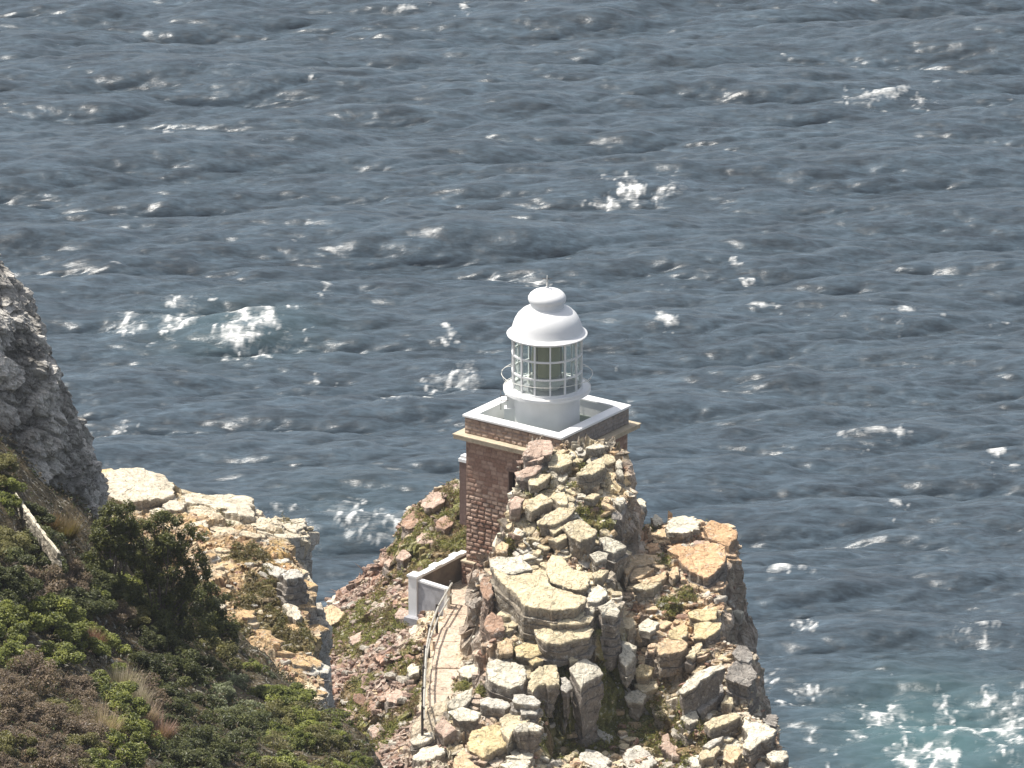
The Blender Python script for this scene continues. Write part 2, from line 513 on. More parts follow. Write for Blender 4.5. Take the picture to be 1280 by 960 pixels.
    sb = N(nt, 'ShaderNodeMath', operation='MULTIPLY'); nt.links.new(sep.outputs[0], sb.inputs[0]); nt.links.new(ad.outputs[0], sb.inputs[1])
    ff = N(nt, 'ShaderNodeMapRange'); ff.inputs['From Min'].default_value = .10; ff.inputs['From Max'].default_value = .85; ff.inputs['To Max'].default_value = .95
    nt.links.new(sb.outputs[0], ff.inputs['Value'])
    big = noise(nt, co, .035, 3, .5)
    wc = mix(nt, 'MIX', big, SEA_A, SEA_B)
    st = N(nt, 'ShaderNodeVectorMath', operation='MULTIPLY'); nt.links.new(geo, st.inputs[0]); st.inputs[1].default_value = (.20, .62, .6)
    s1 = noise(nt, st.outputs[0], 1.0, 7, .68, .8)
    s2 = noise(nt, st.outputs[0], 4.5, 5, .7, .5)
    wc = mix(nt, 'MULTIPLY', 1.0, wc, ramp(nt, s1, .34, .52, .68, 1.5))          # wind streaks, aerated water
    wc = mix(nt, 'MULTIPLY', 1.0, wc, ramp(nt, s2, .36, .66, .66, 1.32))
    wc = mix(nt, 'MIX', sep.outputs[1], wc, (.058, .115, .122))
    wc = mix(nt, 'MIX', ff.outputs[0], wc, mix(nt, 'MULTIPLY', 1.0, (.80, .80, .77), ramp(nt, noise(nt, co, 5.0, 5, .7), .3, .55, .6, 1.0)))
    nt.links.new(wc, b.inputs['Base Color'])
    rr = N(nt, 'ShaderNodeMapRange'); rr.inputs['To Min'].default_value = .27; rr.inputs['To Max'].default_value = .85
    nt.links.new(ff.outputs[0], rr.inputs['Value']); nt.links.new(rr.outputs[0], b.inputs['Roughness'])
    b.inputs['IOR'].default_value = 1.33
    bb = bump(nt, b, noise(nt, co, .9, 8, .62), .30, .30)
    bb = bump(nt, b, noise(nt, co, 4.0, 4, .6), .20, .08, bb)
    nt.links.new(bb, b.inputs['Normal'])
    o = mk('sea', V, [Q, np.array(OQ) + n0], m, col, smooth=True)
    struct(o)
    return o


SEA_A = (.034, .051, .066); SEA_B = (.047, .067, .083)
make_sea()
# ------------------------------------------------------------------ land forms
class Land:
    """height field from scattered control points (thin plate spline), falling steeply outside its rim polygon"""
    def __init__(s, pts, rim, smooth=.002):
        p = np.asarray(pts, float); s.p = p
        n = len(p)
        K = s.k(p[:, None, :2] - p[None, :, :2]) + np.eye(n) * smooth * n
        A = np.zeros((n + 3, n + 3)); A[:n, :n] = K; A[:n, n] = 1; A[:n, n + 1:] = p[:, :2]; A[n, :n] = 1; A[n + 1:, :n] = p[:, :2].T
        s.w = np.linalg.solve(A, np.r_[p[:, 2], 0, 0, 0])
        s.rim = np.asarray(rim, float)[:, :2]
    def k(s, d):
        r2 = (d ** 2).sum(-1) / 100.0
        return np.where(r2 > 0, r2 * np.log(r2 + 1e-12), 0)
    def tps(s, x, y):
        sh = x.shape; q = np.c_[x.ravel(), y.ravel()]; r = np.empty(len(q))
        n = len(s.p)
        for a in range(0, len(q), 20000):
            c = q[a:a + 20000]
            r[a:a + 20000] = s.k(c[:, None] - s.p[None, :, :2]) @ s.w[:n] + s.w[n] + c @ s.w[n + 1:]
        return r.reshape(sh)
    def rimdist(s, x, y):
        sh = x.shape; q = np.c_[x.ravel(), y.ravel()]
        best = np.full(len(q), 1e9); near = q.copy(); ins = np.zeros(len(q), bool)
        A = s.rim; B = np.roll(A, -1, 0)
        for a, b in zip(A, B):
            d = b - a; t = np.clip(((q - a) @ d) / (d @ d), 0, 1)
            pr = a + t[:, None] * d; dd = np.hypot(*(q - pr).T)
            m = dd < best; best[m] = dd[m]; near[m] = pr[m]
            cr = ((a[1] > q[:, 1]) != (b[1] > q[:, 1])) & (q[:, 0] < (b[0] - a[0]) * (q[:, 1] - a[1]) / (b[1] - a[1] + 1e-12) + a[0])
            ins ^= cr
        return np.where(ins, -best, best).reshape(sh), near.reshape(*sh, 2)
    def base(s, x, y, slope=3.5):
        d, nr = s.rimdist(x, y)
        out = d > 0
        if slope == 7.5: slope = 3.5 + 4.0 * sstep(4.5, 7.5, nr[..., 0])
        h = s.tps(np.where(out, nr[..., 0], x), np.where(out, nr[..., 1], y))
        return np.where(out, h - slope * d, h), d
    def hit(s, u, v):
        """where the view ray through pixel u, v meets the smooth ground"""
        Ys = np.linspace(s.rim[:, 1].min(), s.rim[:, 1].max(), 400)
        d = ray(u, v)
        x = d[0] / d[1] * Ys; z = HC + d[2] / d[1] * Ys
        hb, dd = s.base(x, Ys)
        ok = np.where((z < hb) & (dd < .6))[0]
        i = ok[0] if len(ok) else np.argmin(abs(z - hb) + np.maximum(dd, 0) * 5)
        return np.array([x[i], Ys[i], hb[i]])
    def grad(s, x, y, e=.6):
        x = np.array([x, x, x + e, x - e]); y2 = np.array([y + e, y - e, y, y])
        h = s.tps(x, y2)
        return (h[2] - h[3]) / (2 * e), (h[0] - h[1]) / (2 * e)


def axis(lo, hi, step, pad, padlo=True, padhi=True):
    core = np.arange(lo, hi + step / 2, step)
    g = []; dlt = step; t = 0
    while t < pad:
        dlt *= 1.10; t += min(dlt, 2.5); g.append(t)
    g = np.array(g)
    parts = ([lo - g[::-1]] if padlo else []) + [core] + ([hi + g] if padhi else [])
    return np.concatenate(parts)


def blocks(X, Y, H, gx, gy, S, ang, an, off, tilt, k, crack, seed, cw=.10, warp=.25):
    """break a height field into tilted, stepped, cracked blocks"""
    c, s_ = math.cos(ang), math.sin(ang)
    wx = X + warp * S * (fbm2(X / S * 1.3, Y / S * 1.3, 3, seed + 50) - .5); wy = Y + warp * S * (fbm2(X / S * 1.3, Y / S * 1.3, 3, seed + 60) - .5)
    a = (wx * c + wy * s_) / S; b = (-wx * s_ + wy * c) / (S * an)
    f1, f2, idv, ca, cb = worley2(a, b, seed)
    ax, by = (a - ca) * S, (b - cb) * S * an
    dx, dy = ax * c - by * s_, ax * s_ + by * c
    r1 = idv; r2 = (idv * 97.13) % 1; r3 = (idv * 331.7) % 1
    dh = -k * (gx * dx + gy * dy) + off * (r1 - .5) * 2 + tilt * ((r2 - .5) * 2 * dx + (r3 - .5) * 2 * dy) - crack * sstep(cw, 0, f2 - f1)
    return dh, idv


def grid_mesh(name, X, Y, H, col, mat):
    ny, nx = X.shape
    idx = np.arange(nx * ny).reshape(ny, nx)
    Q = np.stack([idx[:-1, :-1], idx[:-1, 1:], idx[1:, 1:], idx[1:, :-1]], -1).reshape(-1, 4)
    return mk(name, np.stack([X, Y, H], -1).reshape(-1, 3), [Q], mat, col.reshape(-1, 3))


def lerp(a, b, t):
    return a + (np.asarray(b) - a) * t[..., None]


def ellmask(X, Y, lst, land):
    m = np.zeros_like(X)
    for u, v, r in lst:
        c = land.hit(u, v)
        m = np.maximum(m, np.exp(-(((X - c[0]) / r) ** 2 + ((Y - c[1]) / (r * 1.3)) ** 2)))
    return m


def terrace(D, X, Y, seed):
    """turn a steep even fall into bedded ledges; returns the change of height"""
    r = 0
    for t, a, k in ((2.1, 1.0, 0), (.8, .8, 5)):
        w_ = D + (fbm2(X / 2.2, Y / 2.2, 4, seed + k) - .5) * 3.0 + (vn2(np.floor(X / 1.3 + .4 * vn2(Y, X, 3)), np.floor(Y / 1.1), seed + k + 1) - .5) * 1.2
        fr = w_ / t - np.floor(w_ / t)
        r = r + (fr - sstep(.55, .95, fr) - .55) * t * a
    return r


def roughen(X, Y, H, xs, ys, amt, seed, keep):
    """push steep faces in and out along their normal so that they break into blocks"""
    gy, gx = np.gradient(H, ys, xs)
    ln = np.sqrt(gx ** 2 + gy ** 2 + 1)
    st = sstep(1.0, 2.0, np.hypot(gx, gy)) * keep
    f1, f2, i1 = worley3((X + H * .15) / 1.2, Y / 1.2, H / .75, seed)
    g1, g2, j1 = worley3((X + H * .15) / .5, Y / .5, H / .30, seed + 9)
    dsp = ((i1 - .5) * .65 - .22 * sstep(.14, 0, f2 - f1) + (j1 - .5) * .28 - .10 * sstep(.2, 0, g2 - g1)) * st * amt
    hx = np.hypot(gx, gy) + 1e-6
    return X - gx / hx * dsp, Y - gy / hx * dsp, H + dsp / ln * .3, i1, st


# ---- headland that carries the lighthouse
ZP = 81.7
hp = [P(*t) for t in [
    (775,722,378.5),(775,765,376.5),(790,822,374),(795,870,372.6),(765,905,372),(720,922,370.3),(830,900,371.5),(830,942,369.5),(760,957,368),(870,922,370),
    (800,692,380.6),(690,950,367.5),(560,917,367.8),(540,940,366.6),(900,960,367.5),(960,960,366.6),(900,900,370.8),(935,870,371.8),(850,850,373.2),(880,800,375.8),(890,740,379),
    (800,647,386),(825,668,384.6),(870,680,383.5),
    (545,618,394),(575,626,393),(510,654,394),(560,670,390.5),(505,691,391.8),(545,690,389.6),(470,742,391),(425,757,393),(405,770,391.5),
    (450,850,380),(480,800,383),(500,762,385),(430,900,378),(470,957,374),(520,932,369.6),(510,862,375.5),(420,832,384),(500,832,378.5)]]
hp += [np.array(t, float) for t in [(-2.6,386.6,81.5),(1.5,391,81.5),(5.5,389,82.2),(-2.1,384,ZP),(-2.6,380,ZP),(-3.2,376,ZP),(-3.6,372,ZP),(-3.8,368,81.6),
       (-1.0,382,82.0),(-1.0,378,82.1),(-1.2,374.5,82.0),(.5,372,82),(1.5,378,83.6),(2.5,374,82.8),(3.5,381,84.2),(-3,358,80.0),(4,355,78),(12,355,76),(-8,355,74),(1.7,386,82.4)]]
MASS = [  # raised rock masses: points on top, outline of the top
 ([(660,582,381.2),(690,570,381.9),(730,566,382.3),(765,576,382.4),(645,610,380),(700,612,379.9),(760,622,380.2),(660,652,378.2),(720,660,377.9),(765,655,378.9),(645,690,376.9),(700,690,376.7),(745,690,377)],
  [(626,692,377.2),(634,655,378.6),(648,610,380.4),(660,574,381.9),(702,560,382.8),(766,560,383.1),(782,592,382.6),(786,625,381.2),(775,648,379.6),(752,690,377),(700,702,376.2),(632,704,376.3)]),
 ([(622,702,376.2),(690,712,375.7),(740,730,375),(640,752,373.5),(700,762,372.8),(760,757,373.3),(680,797,371.9),(742,792,372.2)],
  [(606,700,376.6),(665,694,376.8),(702,688,376.8),(738,712,376),(775,748,374.4),(775,768,373.6),(752,782,372.8),(748,806,372),(690,812,371.4),(640,795,372.2),(612,748,374.2)]),
 ([(610,828,370.8),(660,832,370.6),(700,835,371),(750,832,371.9),(740,850,371.2),(660,862,369.9),(612,860,370.2),(650,815,371.4),(720,815,371.9)],
  [(598,828,371.2),(640,806,372.2),(710,804,372.6),(760,820,372.6),(760,848,371.6),(728,864,370.7),(690,868,370.2),(655,870,369.9),(603,868,370.1)]),
 ([(600,875,369.2),(650,880,369),(676,882,369.2),(650,912,367.6),(600,937,366.8),(560,890,368.7),(540,925,367.4),(640,955,366.2),(580,955,366)],
  [(543,885,369.2),(600,866,370.2),(684,870,369.8),(688,915,367.8),(672,962,366),(560,972,365.2),(513,947,366.6),(518,915,368.2)]),
 ([(850,667,383.6),(905,671,383.8),(800,692,380.9),(880,700,380.8),(830,737,378.2),(880,735,378.6),(860,765,376.6),(895,762,376.9),(840,790,375.2),(880,795,375.1),(825,808,374.1),(862,815,374)],
  [(776,714,379.6),(790,690,381),(812,668,383),(835,655,384.8),(880,650,385.2),(914,660,385),(911,690,381.6),(896,722,379.6),(900,762,376.9),(898,785,375.4),(875,815,374.1),(845,822,373.5),(815,812,374),(800,778,376),(784,742,377.9)]),
 ([(850,862,371.8),(900,832,372.9),(930,832,373),(900,870,371.6),(915,893,370.6),(880,905,369.9),(955,908,369.3),(935,935,368),(880,940,368),(900,955,367),(970,950,367.2)],
  [(844,870,371.6),(868,836,373.2),(905,822,374.2),(938,828,373.6),(936,860,371.8),(926,885,370.7),(966,907,369.5),(970,925,368.6),(980,955,367),(985,1000,365),(872,1000,364.6),(857,950,367.4),(868,934,368.4),(850,902,370)]),
]
rimh = [P(*t) for t in [(800,640,388),(835,665,386),(880,660,385.4),(912,668,384.2),(908,692,381.3),(898,717,379.8),(888,760,376.3),(892,785,374.6),(900,830,372.9),(915,852,371.5),(915,885,370),(945,908,368.7),(962,955,366.8),(975,1000,364.4)]]
rimh += [np.array(t) for t in [(15., 355., 0), (12., 340., 0), (-14., 340., 0), (-12., 358., 0)]]
rimh += [P(*t) for t in [(395,1000,371),(372,900,380),(368,820,387),(388,778,392.2),(430,760,393.6),(470,744,393.6),(506,708,394.6),(508,656,395.6),(530,622,395.6),(575,618,395.6)]]
rimh += [np.array(t) for t in [(0., 396., 0), (5., 394., 0)]]
class Composite(Land):
    """ground with steep sided rock masses standing on it"""
    def __init__(s, pts, rim, masses, wall=6.0):
        Land.__init__(s, pts, rim)
        s.m = [Land([P(*t) for t in a], [P(*t) for t in b]) for a, b in masses]; s.wall = wall
    def base(s, x, y, slope=3.5):
        h, d = Land.base(s, x, y, slope)
        for m in s.m:
            hm, dm = Land.base(m, x, y, s.wall)
            h = np.maximum(h, hm); d = np.minimum(d, dm)
        return h, d
    def grad(s, x, y, e=.45):
        h, _ = s.base(np.array([x, x, x + e, x - e]), np.array([y + e, y - e, y, y]), 7.5)
        return (h[2] - h[3]) / (2 * e), (h[0] - h[1]) / (2 * e)


HEAD = Composite(hp, rimh, MASS)

TC = np.array([1.63, 387.0]); TA = R(-35.5)
e1 = np.array([math.cos(TA), math.sin(TA)]); e2 = np.array([-math.sin(TA), math.cos(TA)])

VEG_HEAD = [(718,600,.6),(700,655,.5),(725,680,.5),(750,655,.6),(665,645,.5),(830,700,.5),(835,760,.7),(800,900,1.2),(690,920,1.2),(640,822,.5),(720,918,2.2),(765,905,1.6),(810,915,1.4),(845,930,1.6),(870,935,1.0),(700,905,1.2),(690,668,.7),(720,583,.6),(672,612,.6),(745,642,.9),(700,640,.5),(735,650,.7),
            (540,640,2.0),(565,655,2.0),(560,690,1.6),(470,790,1.8),(440,775,2.0),(500,770,1.5),(505,830,1.0),(515,880,1.5),(480,925,1.6),(530,840,.8),(592,745,.45),(575,862,.7),(570,890,.5),
            (700,817,.8),(812,650,.8),(860,748,.5),(815,905,1.3),(455,940,1.8),(430,900,1.4),(490,900,1.3),(430,800,1.5),(450,860,1.2),(545,655,1.6),(460,760,1.2),(600,860,.3),(580,900,.4),(785,880,1.2),(640,690,.5),(480,730,1.4),(520,700,1.2)]


def make_headland():
    xs = axis(-10.5, 14.5, .085, 34); xs = np.unique(np.round(np.r_[xs[(xs < -2.2) | (xs > .4)], np.arange(-2.2, .41, .05), np.arange(8.8, 12.0, .05)], 4)); ys = axis(359, 398, .085, 30)
    X, Y = np.meshgrid(xs, ys)
    wob = (fbm2(X / 1.6, Y / 1.6, 4, 11) - .5)
    H, d = HEAD.base(X + wob * 1.2, Y + wob * 1.0, 7.5)
    H0 = H.copy()
    gy, gx = np.gradient(H, ys, xs)
    gx = np.clip(gx, -1.5, 1.5); gy = np.clip(gy, -1.5, 1.5)
    veg = ellmask(X, Y, VEG_HEAD, HEAD)
    left = sstep(-3.6, -5.5, X + (Y - 380) * .03) * (d < 2)
    path = np.exp(-(np.maximum(0, abs(X + 2.7 + (382 - Y) * .08) - .55) / .35) ** 2) * sstep(366.5, 368, Y) * sstep(386.5, 385, Y)
    tower = sstep(4.4, 3.7, np.maximum(abs((X - TC[0]) * e1[0] + (Y - TC[1]) * e1[1]), abs((X - TC[0]) * e2[0] + (Y - TC[1]) * e2[1])))
    tmask = tower * sstep(383.3, 384.3, Y)
    amp = (1 - .92 * path) * (1 - .6 * veg) * (1 - .5 * left)
    inn = sstep(.1, -.7, d)
    flat = 1 / (1 + (gx ** 2 + gy ** 2) * 1.1)
    d1, i1 = blocks(X, Y, H, np.clip(gx, -.8, .8), np.clip(gy, -.8, .8), 2.3, .5, .7, .28, .10, .55, .38, 1, .09)
    H = H + d1 * amp * inn
    d2, i2 = blocks(X, Y, H, gx * .4, gy * .4, .85, .3, .65, .14, .14, .15, .20, 2, .12)
    H = H + d2 * (1 - .9 * path) * (1 - .5 * veg) * inn * (.3 + .7 * flat)
    d3, i3 = blocks(X, Y, H, gx * 0, gy * 0, .36, .9, .7, .06, .2, 0, .09, 3, .15)
    H = H + d3 * (1 - .8 * path) * inn * flat
    skirt = sstep(-.2, .8, d)
    H = H + terrace(np.maximum(d, 0) * 3.5, X, Y, 19) * sstep(0, .5, d)
    H = H + (fbm2(X / .5, Y / .5, 4, 29) - .5) * .10 * flat
    H = np.where(tmask > 0, H0 * 0 + ZP - .15 + (H - ZP + .15) * (1 - tmask), H)
    H = np.maximum(H, -3)
    # colour of each block
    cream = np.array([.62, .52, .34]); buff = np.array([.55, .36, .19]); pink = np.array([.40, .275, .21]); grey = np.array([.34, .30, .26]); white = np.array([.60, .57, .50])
    rgt = sstep(4.2, 6.2, X + (380 - Y) * .05) * sstep(371, 376, Y)
    kn = sstep(.3, -1.0, X - (Y - 372) * .0) * sstep(-3, -1.6, X)
    c = np.broadcast_to(cream, X.shape + (3,)).copy()
    c = lerp(c, buff, rgt * .75)
    c = lerp(c, pink, np.maximum(left * .95, kn * .6))
    c = lerp(c, white, sstep(.62, .7, i2) * .5 * (1 - left * .4))
    c = lerp(c, np.array([.34, .19, .13]), sstep(.3, .2, i2) * .55)
    c = lerp(c, pink * .8, sstep(.8, .9, i3) * .5)
    g2y, g2x = np.gradient(H0, ys, xs)
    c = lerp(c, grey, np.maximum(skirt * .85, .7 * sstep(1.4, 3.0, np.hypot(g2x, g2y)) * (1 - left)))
    c = c * (.82 + .36 * i1)[..., None]
    c = lerp(c, np.array([.58, .49, .36]), path * .9)
    vn = sstep(.30, .62, veg + (fbm2(X / .7, Y / .7, 4, 41) - .5) * 1.0) * (1 - path * .9) * (1 - skirt)
    soil = np.array([.19, .135, .065]); olive = np.array([.16, .16, .04])
    vt = fbm2(X / 1.1, Y / 1.1, 3, 43)
    c = lerp(c, soil + (olive - soil) * sstep(.4, .6, vt)[..., None], vn * .92)
    X2, Y2, H2, ib, st = roughen(X, Y, H, xs, ys, 1.0, 801, (1 - path) * (1 - tmask))
    c = c * (1 + st * (ib - .5) * .5)[..., None]
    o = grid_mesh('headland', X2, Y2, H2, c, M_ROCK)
    struct(o)
    return dict(xs=xs, ys=ys, H=H, d=d, veg=vn, left=left, path=path, tm=tmask, rgt=rgt)


HG = make_headland()


def sample(G, key, x, y):
    i = np.clip(np.searchsorted(G['ys'], y), 1, len(G['ys']) - 1); j = np.clip(np.searchsorted(G['xs'], x), 1, len(G['xs']) - 1)
    return G[key][i, j]


# ---- pale ledge in the middle distance on the left
LEDGE = Land([P(*t) for t in [(150,602,353),(210,614,353),(270,634,352.5),(320,648,352),(383,662,352.5),(180,660,347),(260,660,348.5),(330,690,346.5),(360,730,343.5),(280,740,341),
        (330,760,340),(378,790,339),(270,800,335.5),(340,820,335.5),(390,860,333.5),(300,870,330),(400,905,328),(100,628,352),(100,752,340),(350,930,326)]],
        [P(*t) for t in [(110,585,355),(150,584,355),(203,594,354.8),(225,614,353.8),(312,616,353.6),(325,644,352.6),(384,647,353),(378,664,351.2),(352,684,348.4),(372,703,346.6),(385,738,343.6),(388,790,339.3),(396,830,336.2),(398,867,333),(404,930,327)]]
        + [np.array(t) for t in [(-4., 318., 0), (-26., 318., 0), (-26., 356., 0)]])
VEG_LEDGE = [(310,695,.9),(335,735,1.1),(345,748,.8),(300,750,.8),(350,775,1.3),(365,795,1.2),(300,790,.7),(265,780,.7),(370,660,.5),(325,860,1.5),(290,835,1.5),(340,880,1.5),(285,650,.4)]


def make_ledge():
    xs = axis(-17.5, -6.4, .085, 24, True, True); xs = np.unique(np.round(np.r_[xs[(xs < -9) | (xs > -6)], np.arange(-9, -5.99, .04)], 4)); ys = axis(324, 358, .085, 24)
    X, Y = np.meshgrid(xs, ys)
    wob = (fbm2(X / 1.4, Y / 1.4, 4, 111) - .5)
    H, d = LEDGE.base(X + wob * .8, Y + wob * .8, 9.0)
    H0 = H.copy()
    gy, gx = np.gradient(H, ys, xs); gx = np.clip(gx, -1.5, 1.5); gy = np.clip(gy, -1.5, 1.5)
    veg = ellmask(X, Y, VEG_LEDGE, LEDGE)
    far = sstep(348, 350.5, Y + (X + 10) * .15)
    inn = sstep(.1, -.6, d)
    d1, i1 = blocks(X, Y, H, np.clip(gx, -.8, .8), np.clip(gy, -.8, .8), 2.0, .2, .8, .12, .05, .6, .22, 101, .07)
    d2, i2 = blocks(X, Y, H, gx * .3, gy * .3, .7, .6, .7, .07, .10, .2, .11, 102, .10)
    d3, i3 = blocks(X, Y, H, gx * 0, gy * 0, .3, .6, .7, .06, .25, 0, .10, 103, .15)
    H = H + (d1 + d2 * (1 - .5 * far) + d3 * (1 - .75 * far)) * inn
    skirt = sstep(-.15, .5, d)
    H = H + terrace(np.maximum(d, 0) * 9, X, Y, 119) * sstep(0, .4, d)
    H = H + (fbm2(X / .5, Y / .5, 4, 129) - .5) * .08 * inn
    H = np.maximum(H, -3)
    cream = np.array([.60, .52, .38]); yel = np.array([.52, .36, .15]); buff = np.array([.48, .34, .19]); grey = np.array([.40, .37, .33])
    c = np.broadcast_to(buff, X.shape + (3,)).copy()
    c = lerp(c, cream, far)
    c = lerp(c, yel, sstep(.52, .62, fbm2(X / 1.6, Y / 2.4, 3, 131)) * .75 * sstep(343, 346, Y))
    c = lerp(c, np.array([.36, .22, .15]), sstep(.35, .2, i3) * .6 * (1 - far))
    c = lerp(c, cream, sstep(.7, .8, i2) * .5)
    c = c * (.86 + .28 * i1)[..., None]
    c = lerp(c, grey, skirt * .9)
    vn = sstep(.3, .6, veg + (fbm2(X / .6, Y / .6, 4, 141) - .5) * .9) * (1 - skirt)
    c = lerp(c, np.array([.15, .12, .045]), vn * .9)
    X2, Y2, H2, ib, st = roughen(X, Y, H, xs, ys, .9, 831, np.ones_like(X))
    c = c * (1 + st * (ib - .5) * .5)[..., None]
    struct(grid_mesh('rock_ledge', X2, Y2, H2, c, M_ROCK))
    return dict(xs=xs, ys=ys, H=H, d=d, veg=vn)


LG = make_ledge()

# ---- bushy near slope
SLOPE = Land([P(*t) for t in [(0,580,296),(60,640,298),(130,672,303),(0,700,284),(100,762,292),(200,762,302),(270,782,308),(0,850,272),(150,862,285),(280,852,297),(380,872,303),
        (0,962,262),(200,962,275),(330,962,283),(460,957,290),(430,912,296),(-200,700,280),(-200,900,262)]],
        [P(*t) for t in [(135,662,307),(200,690,309),(262,738,311),(300,800,311),(345,838,309),(392,868,306),(440,908,299.5),(472,960,292),(500,1010,285)]]
        + [np.array(t) for t in [(-2., 262., 0), (-2., 242., 0), (-42., 242., 0), (-42., 300., 0), (-24., 312., 0)]])


def make_slope():
    xs = axis(-24, -2.5, .16, 40); ys = axis(255, 312, .16, 40)
    X, Y = np.meshgrid(xs, ys)
    H, d = SLOPE.base(X, Y, 2.6)
    H = H + (fbm2(X / 2.2, Y / 2.2, 5, 211) - .5) * 1.0 + (fbm2(X / .5, Y / .5, 3, 212) - .5) * .25
    H = np.maximum(H, -3)
    t = fbm2(X / 1.3, Y / 1.3, 4, 213)[..., None]
    c = np.array([.050, .040, .022]) * (1 - sstep(.4, .62, t)) + np.array([.11, .085, .05]) * sstep(.4, .62, t)
    m = plain_mat('soil', (.08, .065, .04), .95)
    o = grid_mesh('hillside', X, Y, H, c, M_RUB)
    struct(o)
    return dict(xs=xs, ys=ys, H=H, d=d)


SG = make_slope()


# ---- grey shaded cliff at the left edge
def make_cliff():
    sil = [(u - 11, v) for u, v in [(-420,180),(-300,214),(-150,252),(-60,296),(0,341),(30,383),(60,418),(76,455),(82,490),(106,540),(128,590),(142,640),(150,690),(160,760),(175,860)]]
    w_ = np.array([P(u, v, 306) for u, v in sil])
    zt = w_[:, 2][::-1]; xt = w_[:, 0][::-1]
    z = np.arange(108.5, w_[0, 2], .10)
    xr = np.interp(z, zt, xt)
    ph = np.concatenate([np.linspace(-40, 200, 420), np.linspace(200, 320, 40)[1:-1]])
    Z, PH = np.meshgrid(z, R(1) * ph, indexing='ij')
    XR = xr[:, None]
    a, b_ = 11.0, 6.5
    X = XR - a + a * np.sign(np.cos(PH)) * abs(np.cos(PH)) ** .8
    Y = 307 - b_ * np.sign(np.sin(PH)) * abs(np.sin(PH)) ** .8
    nxv, nyv = np.cos(PH), -np.sin(PH)
    q = (X + Z * .35, Y, Z)                                   # cracks lean with the bedding
    f1, f2, i1 = worley3(q[0] / 1.1, q[1] / 1.1, q[2] / .8, 301)
    g1, g2, j1 = worley3(q[0] / .42, q[1] / .42, q[2] / .34, 311)
    dsp = (fbm3(X / 2.5, Y / 2.5, Z / 2.5, 4, 320) - .5) * 1.5 + (i1 - .5) * .34 - .30 * sstep(.16, 0, f2 - f1) + (j1 - .5) * .16 - .12 * sstep(.2, 0, g2 - g1) + (fbm3(X * 3, Y * 3, Z * 3, 3, 330) - .5) * .12
    X = X + nxv * dsp; Y = Y + nyv * dsp; Z = Z + (fbm3(X / .8, Y / .8, Z / .8, 3, 340) - .5) * .2
    n0, n1 = Z.shape
    idx = np.arange(n0 * n1).reshape(n0, n1); nx2 = np.roll(idx, -1, 1)
    Q = np.stack([idx[:-1], nx2[:-1], nx2[1:], idx[1:]], -1).reshape(-1, 4)
    t = fbm3(X / 1.5, Y / 1.5, Z / 1.5, 4, 350)[..., None]
    t = sstep(.3, .7, t); c = np.array([.24, .225, .20]) * (1 - t) + np.array([.62, .585, .53]) * t
    c = c * (.75 + .5 * i1)[..., None]
    c = lerp(c, np.array([.05, .055, .02]), sstep(.55, .62, fbm3(X / 1.2, Y / 1.2, Z / 3, 3, 360)) * sstep(121, 115, Z) * sstep(-16.2, -17.5, X) * .8)
    V = np.stack([X, Y, Z], -1).reshape(-1, 3)
    top = V[-n1:].mean(0)
    V = np.vstack([V, top]); c = np.vstack([c.reshape(-1, 3), [[.3, .3, .28]]])
    i = idx[-1]; T = np.c_[i, np.roll(i, -1), np.full(n1, len(V) - 1)]
    struct(mk('grey_cliff', V, [Q, T], M_GREY, c))


make_cliff()
# ------------------------------------------------------------------ lighthouse
ZT = P(684, 512, 387.0)[2]                       # top of the parapet coping
LH = empty('lighthouse', (TC[0], TC[1], ZP), TA)
tag(LH, 'square brown stone lighthouse with white domed lantern standing behind the rock crag', 'lighthouse')
hz = ZT - ZP                                     # local height of the coping


def stone_mat():
    m, nt, b, out = newmat('tower_stone')
    co = N(nt, 'ShaderNodeTexCoord').outputs['Object']
    c = N(nt, 'ShaderNodeAttribute', attribute_name='Col').outputs['Color']
    c = mix(nt, 'MULTIPLY', 1.0, c, ramp(nt, noise(nt, co, 9, 6, .7), .3, .7, .7, 1.2))
    c = mix(nt, 'MIX', ramp(nt, noise(nt, co, 1.3, 6, .7, .5), .58, 0.0, .72, .5), c, (.17, .15, .13))
    nt.links.new(c, b.inputs['Base Color']); b.inputs['Roughness'].default_value = .9
    nt.links.new(bump(nt, b, noise(nt, co, 16, 6, .7), .6, .03), b.inputs['Normal'])
    return m


M_STONE = stone_mat()


